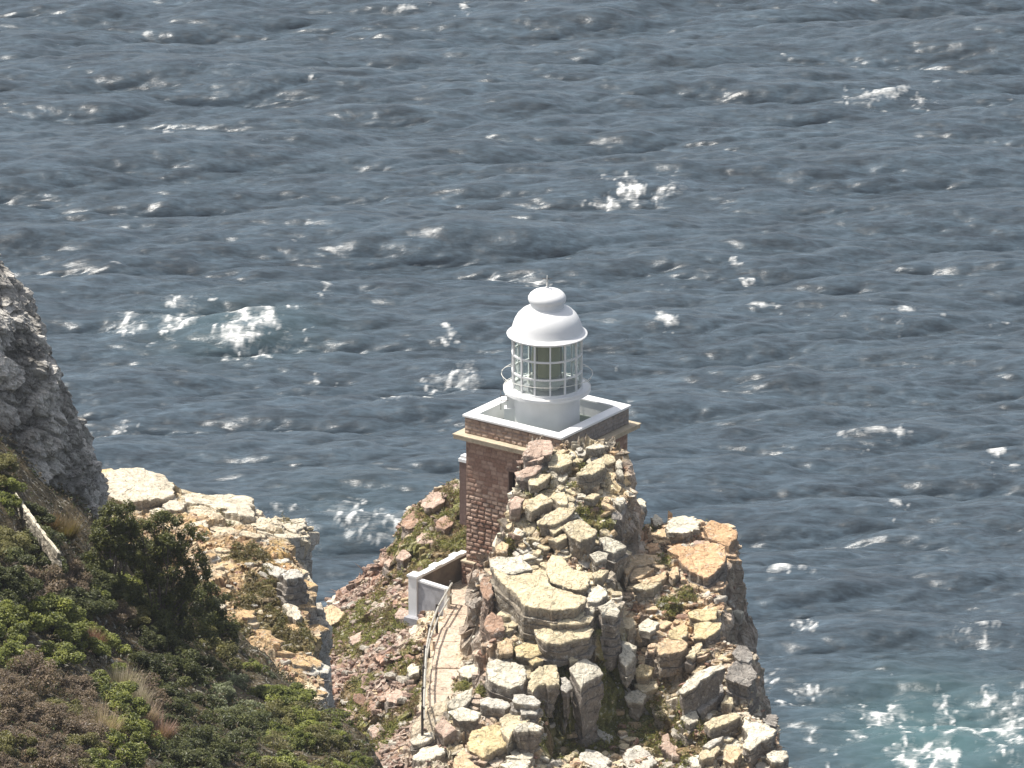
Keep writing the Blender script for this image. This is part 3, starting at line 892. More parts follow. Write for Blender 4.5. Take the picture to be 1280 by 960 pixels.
def stone_box(name, half, z0, z1, parent, seed, relief, course=.21, step=.05, holes=(), caps=True, grey=()):
    """four walls of coursed stones with real relief"""
    Vs, Qs, Cs = [], [], []; n = 0
    for f in range(4):
        us = np.arange(-half, half + step / 2, step); zs = np.arange(z0, z1 + step / 2, step)
        us[-1] = half; zs[-1] = z1
        U, Z = np.meshgrid(us, zs)
        row = np.floor((Z - z0) / course); ho = _h(row, row * 0 + f, row * 0, seed)
        wdt = .30 + .16 * _h(row, row * 0 + f, row * 0 + 1, seed)
        cu = (U + half) / wdt + ho * 5; colm = np.floor(cu)
        fu = (cu - colm) * wdt; fz = (Z - z0) - row * course
        ed = np.minimum(np.minimum(fu, wdt - fu), np.minimum(fz, course - fz))
        r = _h(row, colm, row * 0 + f + 7, seed); r2 = _h(row, colm, row * 0 + f + 9, seed)
        inn = sstep(.0, .06, ed + (vn2(U * 9, Z * 9, seed) - .5) * .03)
        rel = relief(Z)
        out = (inn * (.35 + .65 * r) * .085 - .04) * rel + (fbm2(U * 3, Z * 3, 3, seed + f) - .5) * .03
        edgef = sstep(half, half - .12, abs(U))
        out = out * edgef
        d = half + out
        a = f * math.pi / 2; ca, sa = math.cos(a), math.sin(a)
        X = U * ca + d * sa; Y = U * sa - d * ca
        base = np.array([.29, .165, .115]); hi = np.array([.62, .46, .36]); mort = np.array([.085, .062, .05])
        cc = base + (hi - base) * (r2 ** 1.6)[..., None]
        cc = lerp(cc, mort, (1 - inn) * (.35 + .5 * np.clip(rel, 0, 1)))
        ren = np.clip(1 - rel, 0, 1)
        cc = lerp(cc, np.array([.255, .155, .115]), ren * .7)
        if grey and f == 0: cc = lerp(cc, np.array([.36, .29, .23]), .35 + 0 * ren)
        if f in grey: cc = lerp(cc, np.array([.27, .245, .22]), .85 + 0 * ren)
        i = np.arange(X.size).reshape(X.shape) + n
        q = np.stack([i[:-1, :-1], i[:-1, 1:], i[1:, 1:], i[1:, :-1]], -1)
        for (hf, u0, u1, h0, h1) in holes:
            if hf == f:
                uc = (U[:-1, :-1] + U[1:, 1:]) / 2; zc = (Z[:-1, :-1] + Z[1:, 1:]) / 2
                q = q[~((uc > u0) & (uc < u1) & (zc > h0) & (zc < h1))]
        Vs.append(np.stack([X, Y, Z], -1).reshape(-1, 3)); Qs.append(q.reshape(-1, 4)); Cs.append(cc.reshape(-1, 3)); n += X.size
    for zz, fl in ((z0, 1), (z1, 0)) if caps else ():
        Vs.append(np.array([(-half, -half, zz), (half, -half, zz), (half, half, zz), (-half, half, zz)])); Cs.append(np.tile([.2, .15, .12], (4, 1)))
        Qs.append(np.array([[0, 1, 2, 3]]) + n); n += 4
    return mk(name, np.vstack(Vs), [np.vstack(Qs)], M_STONE, np.vstack(Cs), parent)


def ring(mb, ho, hi, z0, z1):
    """square frame, outer half width ho, inner half width hi"""
    o = np.array([(-1, -1), (1, -1), (1, 1), (-1, 1)], float)
    V = np.vstack([np.c_[o * ho, np.full(4, z0)], np.c_[o * ho, np.full(4, z1)], np.c_[o * hi, np.full(4, z0)], np.c_[o * hi, np.full(4, z1)]])
    Q = []
    for i in range(4):
        j = (i + 1) % 4
        Q += [(i, j, j + 4, i + 4), (i + 4, j + 4, j + 12, i + 12), (j + 8, i + 8, i + 12, j + 12), (j, i, i + 8, j + 8)]
    mb.add(V, Q)


def build_lighthouse():
    L = LH
    wz0, wz1 = hz - 3.25, hz - 2.3
    stone_box('tower_wall', 2.70, .95, hz - 1.28, L, 5, lambda Z: np.clip(1.25 - (Z - 3.6) / 1.6, .28, 1.15), holes=[(0, -.24, .12, wz0, wz1)])
    stone_box('plinth', 2.86, -.5, .95, L, 6, lambda Z: Z * 0 + 1.0, holes=())
    m = MB(); ring(m, 2.90, 2.6, .953, 1.03); m.build('plinth_course', M_CORN, L)
    # cornice: stepped and projecting
    m = MB(); ring(m, 2.84, 2.5, hz - 1.277, hz - 1.16); ring(m, 3.13, 2.5, hz - 1.157, hz - .98); ring(m, 3.16, 2.45, hz - .977, hz - .93)
    m.build('cornice', M_CORN, L)
    par = stone_box('parapet', 2.74, hz - .927, hz - .13, L, 8, lambda Z: Z * 0 + .75, course=.19, caps=False, grey=(1,))
    # coping: slightly worn white frame
    m = MB(); ring(m, 2.83, 2.26, hz - .127, hz)
    cop = m.build('coping', M_WHITE, L)
    mod = cop.modifiers.new('bevel', 'BEVEL'); mod.width = .03; mod.segments = 2; mod.limit_method = 'ANGLE'
    m = MB(); ring(m, 2.60, 2.30, hz - .92, hz - .13); m.build('parapet_inner_wall', M_WHITE, L)
    m = MB(); m.box((0, 0, hz - .88), (4.6, 4.6, .1)); dk = m.build('roof_deck', M_DECK, L)
    # recessed slit window in the near left face
    w_ = MB(); w_.box((-.06, -2.30, (wz0 + wz1) / 2), (.60, .10, wz1 - wz0 + .2))
    win = w_.build('window', plain_mat('window_dark_glass', (.02, .022, .025), .2, bmp=0), L)
    f = MB()
    f.box((-.06, -2.56, wz0 - .05), (.54, .44, .09)); f.box((-.06, -2.56, wz1 + .06), (.54, .40, .12)); f.box((-.27, -2.54, (wz0 + wz1) / 2), (.05, .36, wz1 - wz0)); f.box((.15, -2.54, (wz0 + wz1) / 2), (.05, .36, wz1 - wz0))
    f.build('window_frame', M_STONE, win, col=np.tile([.22, .15, .12], (sum(len(v) for v in f.V), 1)))
    # narrow stack on the far left wall with a white cap
    s = MB(); s.box((-2.93, -2.42, hz - 4.0), (.42, .42, 3.1)); st = s.build('wall_stack', M_STONE, L, col=np.tile([.17, .11, .09], (10, 1)))
    s = MB(); s.box((-2.93, -2.42, hz - 2.37), (.5, .5, .15)); s.box((-2.93, -2.42, hz - 2.22), (.36, .36, .145)); s.build('stack_cap', M_WHITE, st)
    # ---- white lantern
    s = MB(); s.lathe([(1.58, hz - .85), (1.58, hz - .70), (1.53, hz - .68), (1.53, hz + .78), (1.62, hz + .88), (1.86, hz + .96)], 96)
    base = s.build('lantern_base', M_WHITE, L, 'angle')
    s = MB(); s.lathe([(1.4, hz + .962), (2.0, hz + .962), (2.04, hz + .98), (2.04, hz + 1.10), (2.0, hz + 1.12), (1.4, hz + 1.12)], 96)
    gal = s.build('gallery', M_WHITE, L)
    gr = MB()
    n = 48
    an = np.linspace(0, 2 * np.pi, n, endpoint=False)
    for rz, rr, th in ((hz + 1.80, 2.12, .014), (hz + 1.165, 2.03, .016)):
        gr.path([(math.cos(t) * rr, math.sin(t) * rr, rz) for t in an], th, 5, True)
    for t in np.array([0, math.pi, .8, math.pi - .8, 1.8]) - TA:
        c_, s_ = math.cos(t), math.sin(t)
        gr.path([(c_ * 1.64, s_ * 1.64, hz + 2.15), (c_ * 1.92, s_ * 1.92, hz + 2.10), (c_ * 2.10, s_ * 2.10, hz + 1.95), (c_ * 2.12, s_ * 2.12, hz + 1.75), (c_ * 2.0, s_ * 2.0, hz + 1.45), (c_ * 1.68, s_ * 1.68, hz + 1.32)], .014, 5)
    gr.build('gallery_rail', M_CREAM, gal)
    # glazing
    g0, g1 = hz + 1.123, hz + 3.72
    s = MB(); s.lathe([(1.585, g0 + .01), (1.585, g1 - .01)], 84); pane = s.build('glazing', M_PANE, L, True)
    s = MB()
    nb = 14
    ph0 = -math.pi / 2 + R(5) - TA
    for k in range(nb):
        t = ph0 + k * 2 * np.pi / nb
        s.box((math.cos(t) * 1.62, math.sin(t) * 1.62, (g0 + g1) / 2), (.095, .07, g1 - g0), t)
    bars = s.build('glazing_bars', M_WHITE, pane)
    s = MB()
    for z, hgt in ((g0 + .05, .10), (g0 + .87, .085), (g0 + 1.73, .085), (g1 - .05, .10)):
        s.lathe([(1.59, z - hgt / 2), (1.652, z - hgt / 2), (1.652, z + hgt / 2), (1.59, z + hgt / 2), (1.59, z - hgt / 2)], 84)
    s.build('glazing_rings', M_WHITE, pane)
    # lens
    prof = [(.0, g0 + .62)]
    for k in range(22):
        z = g0 + .62 + k * .075; mid = 1 - abs(k - 10.5) / 11
        prof += [(.52 + .2 * mid ** .5 + .05, z + .005), (.52 + .2 * mid ** .5, z + .07)]
    prof += [(.0, prof[-1][1] + .02)]
    s = MB(); s.lathe(prof, 40); lens = s.build('lens', M_GLASSL, L)
    s = MB()
    for t in np.linspace(0, 2 * np.pi, 8, endpoint=False):
        s.tube((math.cos(t) * .80, math.sin(t) * .80, g0 + .5), (math.cos(t) * .80, math.sin(t) * .80, g0 + 2.4), .025, n=5)
    s.lathe([(.76, g0 + 2.38), (.84, g0 + 2.38), (.84, g0 + 2.46), (.76, g0 + 2.46)], 32)
    s.build('lens_cage', M_IRON, lens)
    s = MB(); s.lathe([(.0, g0 - .1), (.62, g0 - .1), (.62, g0 + .25), (.95, g0 + .30), (.95, g0 + .45), (.80, g0 + .50), (.0, g0 + .50)], 40); s.build('lens_pedestal', M_CREAM, lens)
    s = MB(); s.lathe([(.0, g0 + .003), (1.56, g0 + .003)], 40); s.build('lantern_floor', M_RENDER, L)
    # dome
    d0 = hz + 3.72
    s = MB()
    s.lathe([(1.55, d0 - .02), (1.78, d0 - .03), (1.87, d0 + .00), (1.88, d0 + .06), (1.80, d0 + .12), (1.70, d0 + .20), (1.64, d0 + .34), (1.59, d0 + .52), (1.51, d0 + .74), (1.38, d0 + .96), (1.18, d0 + 1.16), (.96, d0 + 1.28), (.82, d0 + 1.33)], 96)
    dome = s.build('dome', M_WHITE, L, 'angle')
    s = MB()
    s.lathe([(.86, d0 + 1.20), (.86, d0 + 1.36), (.79, d0 + 1.37), (.79, d0 + 1.62), (.86, d0 + 1.64), (.89, d0 + 1.72), (.88, d0 + 1.84), (.80, d0 + 1.97), (.66, d0 + 2.09), (.40, d0 + 2.18), (.10, d0 + 2.27), (.06, d0 + 2.34), (.0, d0 + 2.35)], 72)
    vent = s.build('ventilator', M_WHITE, dome, 'angle')
    s = MB(); s.tube((0, 0, d0 + 2.3), (0, 0, d0 + 2.86), .05, .02, 8); rod = s.build('finial', M_CREAM, L)
    s = MB(); s.tube((-.2, -.14, d0 + 2.72), (.2, .14, d0 + 2.72), .015, n=5); s.tube((.14, -.2, d0 + 2.66), (-.14, .2, d0 + 2.66), .015, n=5); s.build('vane', M_IRON, rod)
    # access hatch and its little rail on the left of the lantern base
    s = MB(); q = np.array([math.cos(R(180) - TA), math.sin(R(180) - TA)])
    p = q * 1.72
    s.box((p[0], p[1], hz - .35), (.55, .5, .96), math.atan2(q[1], q[0])); s.box((q[0] * 1.70, q[1] * 1.70, hz + .5), (.36, .34, .80), math.atan2(q[1], q[0]))
    lad = s.build('hatch_box', M_WHITE, L)
    s = MB()
    for zz in (hz + .55, hz + .8):
        s.path([(q[0] * a + w * -q[1], q[1] * a + w * q[0], zz) for a, w in ((1.8, -.35), (2.15, -.35), (2.15, .3), (1.8, .3))], .016, 5)
    for a, w in ((2.15, -.35), (2.15, .3)):
        s.tube((q[0] * a - w * q[1], q[1] * a + w * q[0], hz + .1), (q[0] * a - w * q[1], q[1] * a + w * q[0], hz + .85), .016, n=5)
    s.build('hatch_rail', M_IRON, lad)


build_lighthouse()

# ------------------------------------------------------------------ low wall, path, fence
def wallseg(mb, a, b, z0, z1, th):
    a = np.array(a[:2]); b = np.array(b[:2]); d = b - a; ln = np.linalg.norm(d)
    c = (a + b) / 2
    mb.box((c[0], c[1], (z0 + z1) / 2), (ln, th, z1 - z0), math.atan2(d[1], d[0]))


def build_wall():
    A = Pz(519, 720, 82.85)[:2]; B = Pz(581, 688, 82.85)[:2]; C = Pz(559, 735, 82.75)[:2]
    W = empty('terrace_wall', (A[0], A[1], 80.9))
    tag(W, 'low grey rendered wall with white coping running left from the foot of the lighthouse', 'low wall')
    inv = np.array([A[0], A[1], 80.9])
    def bld(mb, name, mat, par=W):
        for i, v in enumerate(mb.V): mb.V[i] = v - inv
        return mb.build(name, mat, par)
    m = MB(); wallseg(m, A, B, 80.6, 82.72, .22); bld(m, 'long_panel', plain_mat('shade_dark_render', (.17, .145, .12), .9, 2.0, .7, 1.2, (.09, .075, .06), .3, dth=.45))  # darker render: the shade on this unlit panel is put into its colour
    m = MB(); wallseg(m, A, C, 80.6, 82.66, .20); bld(m, 'short_panel', M_RENDER)
    m = MB(); wallseg(m, A, B, 82.723, 82.84, .34); bld(m, 'long_coping', M_WHITE)
    m = MB(); wallseg(m, A, C, 82.663, 82.76, .26); bld(m, 'short_coping', M_WHITE)
    d = (B - A); 
    for t in (.40, .80):
        m = MB(); p = A + d * t; m.box((p[0], p[1], 82.85), (.5, .42, .13), math.atan2(d[1], d[0])); bld(m, 'coping_pad', M_WHITE)
    m = MB(); m.box((A[0], A[1], 81.75), (.46, .46, 2.2), math.atan2(d[1], d[0])); m.box((A[0], A[1], 82.90), (.58, .58, .10), math.atan2(d[1], d[0]))
    bld(m, 'corner_pillar', M_WHITE)
    m = MB(); p = A + np.array([.15, -.15]); m.box((p[0], p[1], 80.75), (1.1, .9, .4), math.atan2(d[1], d[0])); bld(m, 'footing', M_RENDER)
    m = MB(); m.box((C[0], C[1], 81.9), (.2, .22, 1.7), math.atan2((C - A)[1], (C - A)[0])); bld(m, 'end_post', M_CREAM)


build_wall()


def build_path():
    # worn stone path with a few low steps between the fence and the crag
    ctr = [(-2.35, 385.0, 1.5), (-2.35, 383.4, 1.4), (-2.35, 381.6, 1.5), (-2.4, 379.8, 1.9), (-2.5, 378, 2.1), (-2.55, 376.2, 2.1), (-2.7, 374.6, 2.0), (-2.95, 373, 1.5), (-3.25, 371.4, 1.0), (-3.3, 369.8, .8)]
    m = MB()
    g = np.random.default_rng(3)
    for (x0, y0, w0), (x1, y1, w1) in zip(ctr[:-1], ctr[1:]):
        z = ZP + .10 + g.uniform(-.05, .05)
        n = 5
        l0 = [(x0 - w0 / 2 + g.uniform(-.12, .12), y0, z)]; 
        L_ = [(x0 + (x1 - x0) * t - (w0 + (w1 - w0) * t) / 2 + g.uniform(-.12, .12), y0 + (y1 - y0) * t * .985, z + g.uniform(-.02, .02)) for t in np.linspace(0, 1, n)]
        R_ = [(x0 + (x1 - x0) * t + (w0 + (w1 - w0) * t) / 2 + g.uniform(-.12, .12), y0 + (y1 - y0) * t * .985, z + g.uniform(-.02, .02)) for t in np.linspace(0, 1, n)]
        ringp = np.array(L_ + R_[::-1])
        m.prism(ringp - np.array([0, 0, .5]), ringp)
    o = m.build('footpath', M_PATH); struct(o)


build_path()


def build_fence():
    base = [(563, 757), (546, 786), (536, 812), (531, 838), (529.5, 864), (528.5, 890), (528, 914)]
    pts = [Pz(u, v, ZP + .0) for u, v in base]
    Fn = empty('path_fence', pts[3])
    tag(Fn, 'rustic two rail fence with dark posts along the left edge of the stone path', 'fence')
    inv = np.array(pts[3])
    for p in pts:
        m = MB(); m.tube(p - inv - [0, 0, .4], p - inv + [0, 0, 1.22], .065, .06, 7); m.build('post', M_POST, Fn)
    for h, r in ((1.10, .05), (.58, .042)):
        m = MB(); g = np.random.default_rng(5)
        for a, b in zip(pts[:-1], pts[1:]):
            j = np.array([.075, 0, 0])
            m.tube(a - inv + j + [0, 0, h + g.uniform(-.03, .03)], b - inv + j + [0, 0, h + g.uniform(-.03, .03)], r, n=7)
        m.build('rail', M_WOOD, Fn)


build_fence()
# ------------------------------------------------------------------ traced rocks
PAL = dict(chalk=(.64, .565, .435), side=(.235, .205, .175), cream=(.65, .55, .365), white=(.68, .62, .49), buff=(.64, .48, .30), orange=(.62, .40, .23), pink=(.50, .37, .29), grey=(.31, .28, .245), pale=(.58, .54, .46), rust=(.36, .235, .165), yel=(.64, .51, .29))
ROCKN = [0]


def densify(W, g, step=.17, chip=.030):
    out = []
    for a, b in zip(W, np.roll(W, -1, 0)):
        ln = np.linalg.norm(b - a); k = max(1, int(ln / step))
        nrm = np.array([(b - a)[1], -(b - a)[0], 0]) / (ln + 1e-9)
        for i in range(k):
            t = i / k
            out.append(a + (b - a) * t + nrm * (g.normal(0, chip) * min(1, ln) if i else 0))
    return np.array(out)


def rock_rings(out, thick, nl, g, ctop, cs):
    """rings of a bedded block: flat top, crisp arris, undercut layers below"""
    n = len(out); cen = out.mean(0)
    rad = np.sqrt(((out - cen)[:, :2] ** 2).sum(1)).mean()
    def scl(r, s): return cen + (r - cen) * s
    rings = [scl(out, f) for f in (.001, .25, .5, .75, max(.88, 1 - .05 / max(rad, .1)))]
    for i, r in enumerate(rings): r[:, 2] += .012 if i < 4 else .006
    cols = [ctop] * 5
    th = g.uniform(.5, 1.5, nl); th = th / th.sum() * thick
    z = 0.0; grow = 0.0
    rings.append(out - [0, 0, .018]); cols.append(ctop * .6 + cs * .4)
    for li, t in enumerate(th):
        z += t
        jit = np.interp(np.arange(n), np.arange(0, n + 4, 3), g.normal(0, .030, len(np.arange(0, n + 4, 3))))
        e = grow - g.uniform(.0, .07)
        s = (1 + (e + jit) / max(rad, .25))[:, None]
        r = cen + (out - cen) * s; r[:, 2] = out[:, 2] - z
        rm = cen + (out - cen) * (1 + (grow * .6 + e * .4 + jit[::-1] * .6) / max(rad, .25))[:, None]; rm[:, 2] = out[:, 2] - z + t * .5
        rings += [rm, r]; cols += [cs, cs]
        if li < nl - 1:
            grow += g.uniform(-.14, .10)
            rn = cen + (out - cen) * (s - .06 / max(rad, .25)); rn[:, 2] = out[:, 2] - z - .02
            r2 = cen + (out - cen) * (1 + (grow + jit) / max(rad, .25))[:, None]; r2[:, 2] = out[:, 2] - z - .05
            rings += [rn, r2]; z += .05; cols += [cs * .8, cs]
    rings.append(scl(rings[-1], .5)); cols.append(cs)
    V = np.vstack(rings); nr = len(rings)
    i = np.arange(n); j = (i + 1) % n
    Q = np.vstack([np.c_[i + k * n, i + (k + 1) * n, j + (k + 1) * n, j + k * n] for k in range(nr - 1)])
    return V, Q, np.repeat(np.array(cols), n, 0)


def roughv(V, sd, a1=.07, a2=.035):
    x, y, z = V.T
    V = V + np.stack([(fbm3(x * 1.7, y * 1.7, z * 1.7, 3, sd + i) - .5) for i in range(3)], -1) * np.array([1.4, 1.4, 1]) * a1 * 1.4
    return V + np.stack([(fbm3(x * 6, y * 6, z * 6, 2, sd + i) - .5) for i in range(3)], -1) * a2 * 1.4


def slab(name, label, pts, thick, colr, land=HEAD, lift=.22, gk=.62, gxy=None, layers=None, group=None, grey=.6, und=.08):
    """a rock whose top outline is given by ground rays; real plane, size, thickness and bedding layers"""
    ROCKN[0] += 1
    g = np.random.default_rng(1000 + ROCKN[0])
    uv = np.array(pts, float)
    cu, cv = uv.mean(0)
    c = land.hit(cu, cv)
    if gxy is None:
        gx, gy = land.grad(c[0], c[1]); gx, gy = np.clip(gx, -.5, .5) * gk, np.clip(gy, -.15, .8) * gk
    else: gx, gy = gxy
    lift = lift * (.55 if gxy is None else .8)
    z0 = c[2] + lift
    o = Pz(cu, cv, z0)
    W = []
    for u, v in uv:
        d = ray(u, v)
        t = (z0 - HC - gx * o[0] - gy * o[1]) / (d[2] - gx * d[0] - gy * d[1])
        W.append(np.array([0, 0, HC]) + d * t)
    W = np.array(W)
    if 0.5 * np.sum(W[:, 0] * np.roll(W[:, 1], -1) - np.roll(W[:, 0], -1) * W[:, 1]) < 0: W = W[::-1]
    out = densify(W, g, .13, .05 if name == 'boulder' else .032)
    cen = out.mean(0)
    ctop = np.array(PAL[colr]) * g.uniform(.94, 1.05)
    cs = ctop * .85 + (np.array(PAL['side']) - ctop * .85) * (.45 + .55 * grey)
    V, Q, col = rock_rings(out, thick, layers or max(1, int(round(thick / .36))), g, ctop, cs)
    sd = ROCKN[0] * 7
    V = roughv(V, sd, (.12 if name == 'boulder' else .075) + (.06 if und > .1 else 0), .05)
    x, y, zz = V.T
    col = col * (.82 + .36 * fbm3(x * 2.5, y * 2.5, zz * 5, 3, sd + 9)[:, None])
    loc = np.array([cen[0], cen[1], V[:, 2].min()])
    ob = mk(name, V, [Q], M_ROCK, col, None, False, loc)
    tag(ob, label, 'rock', group)
    return ob


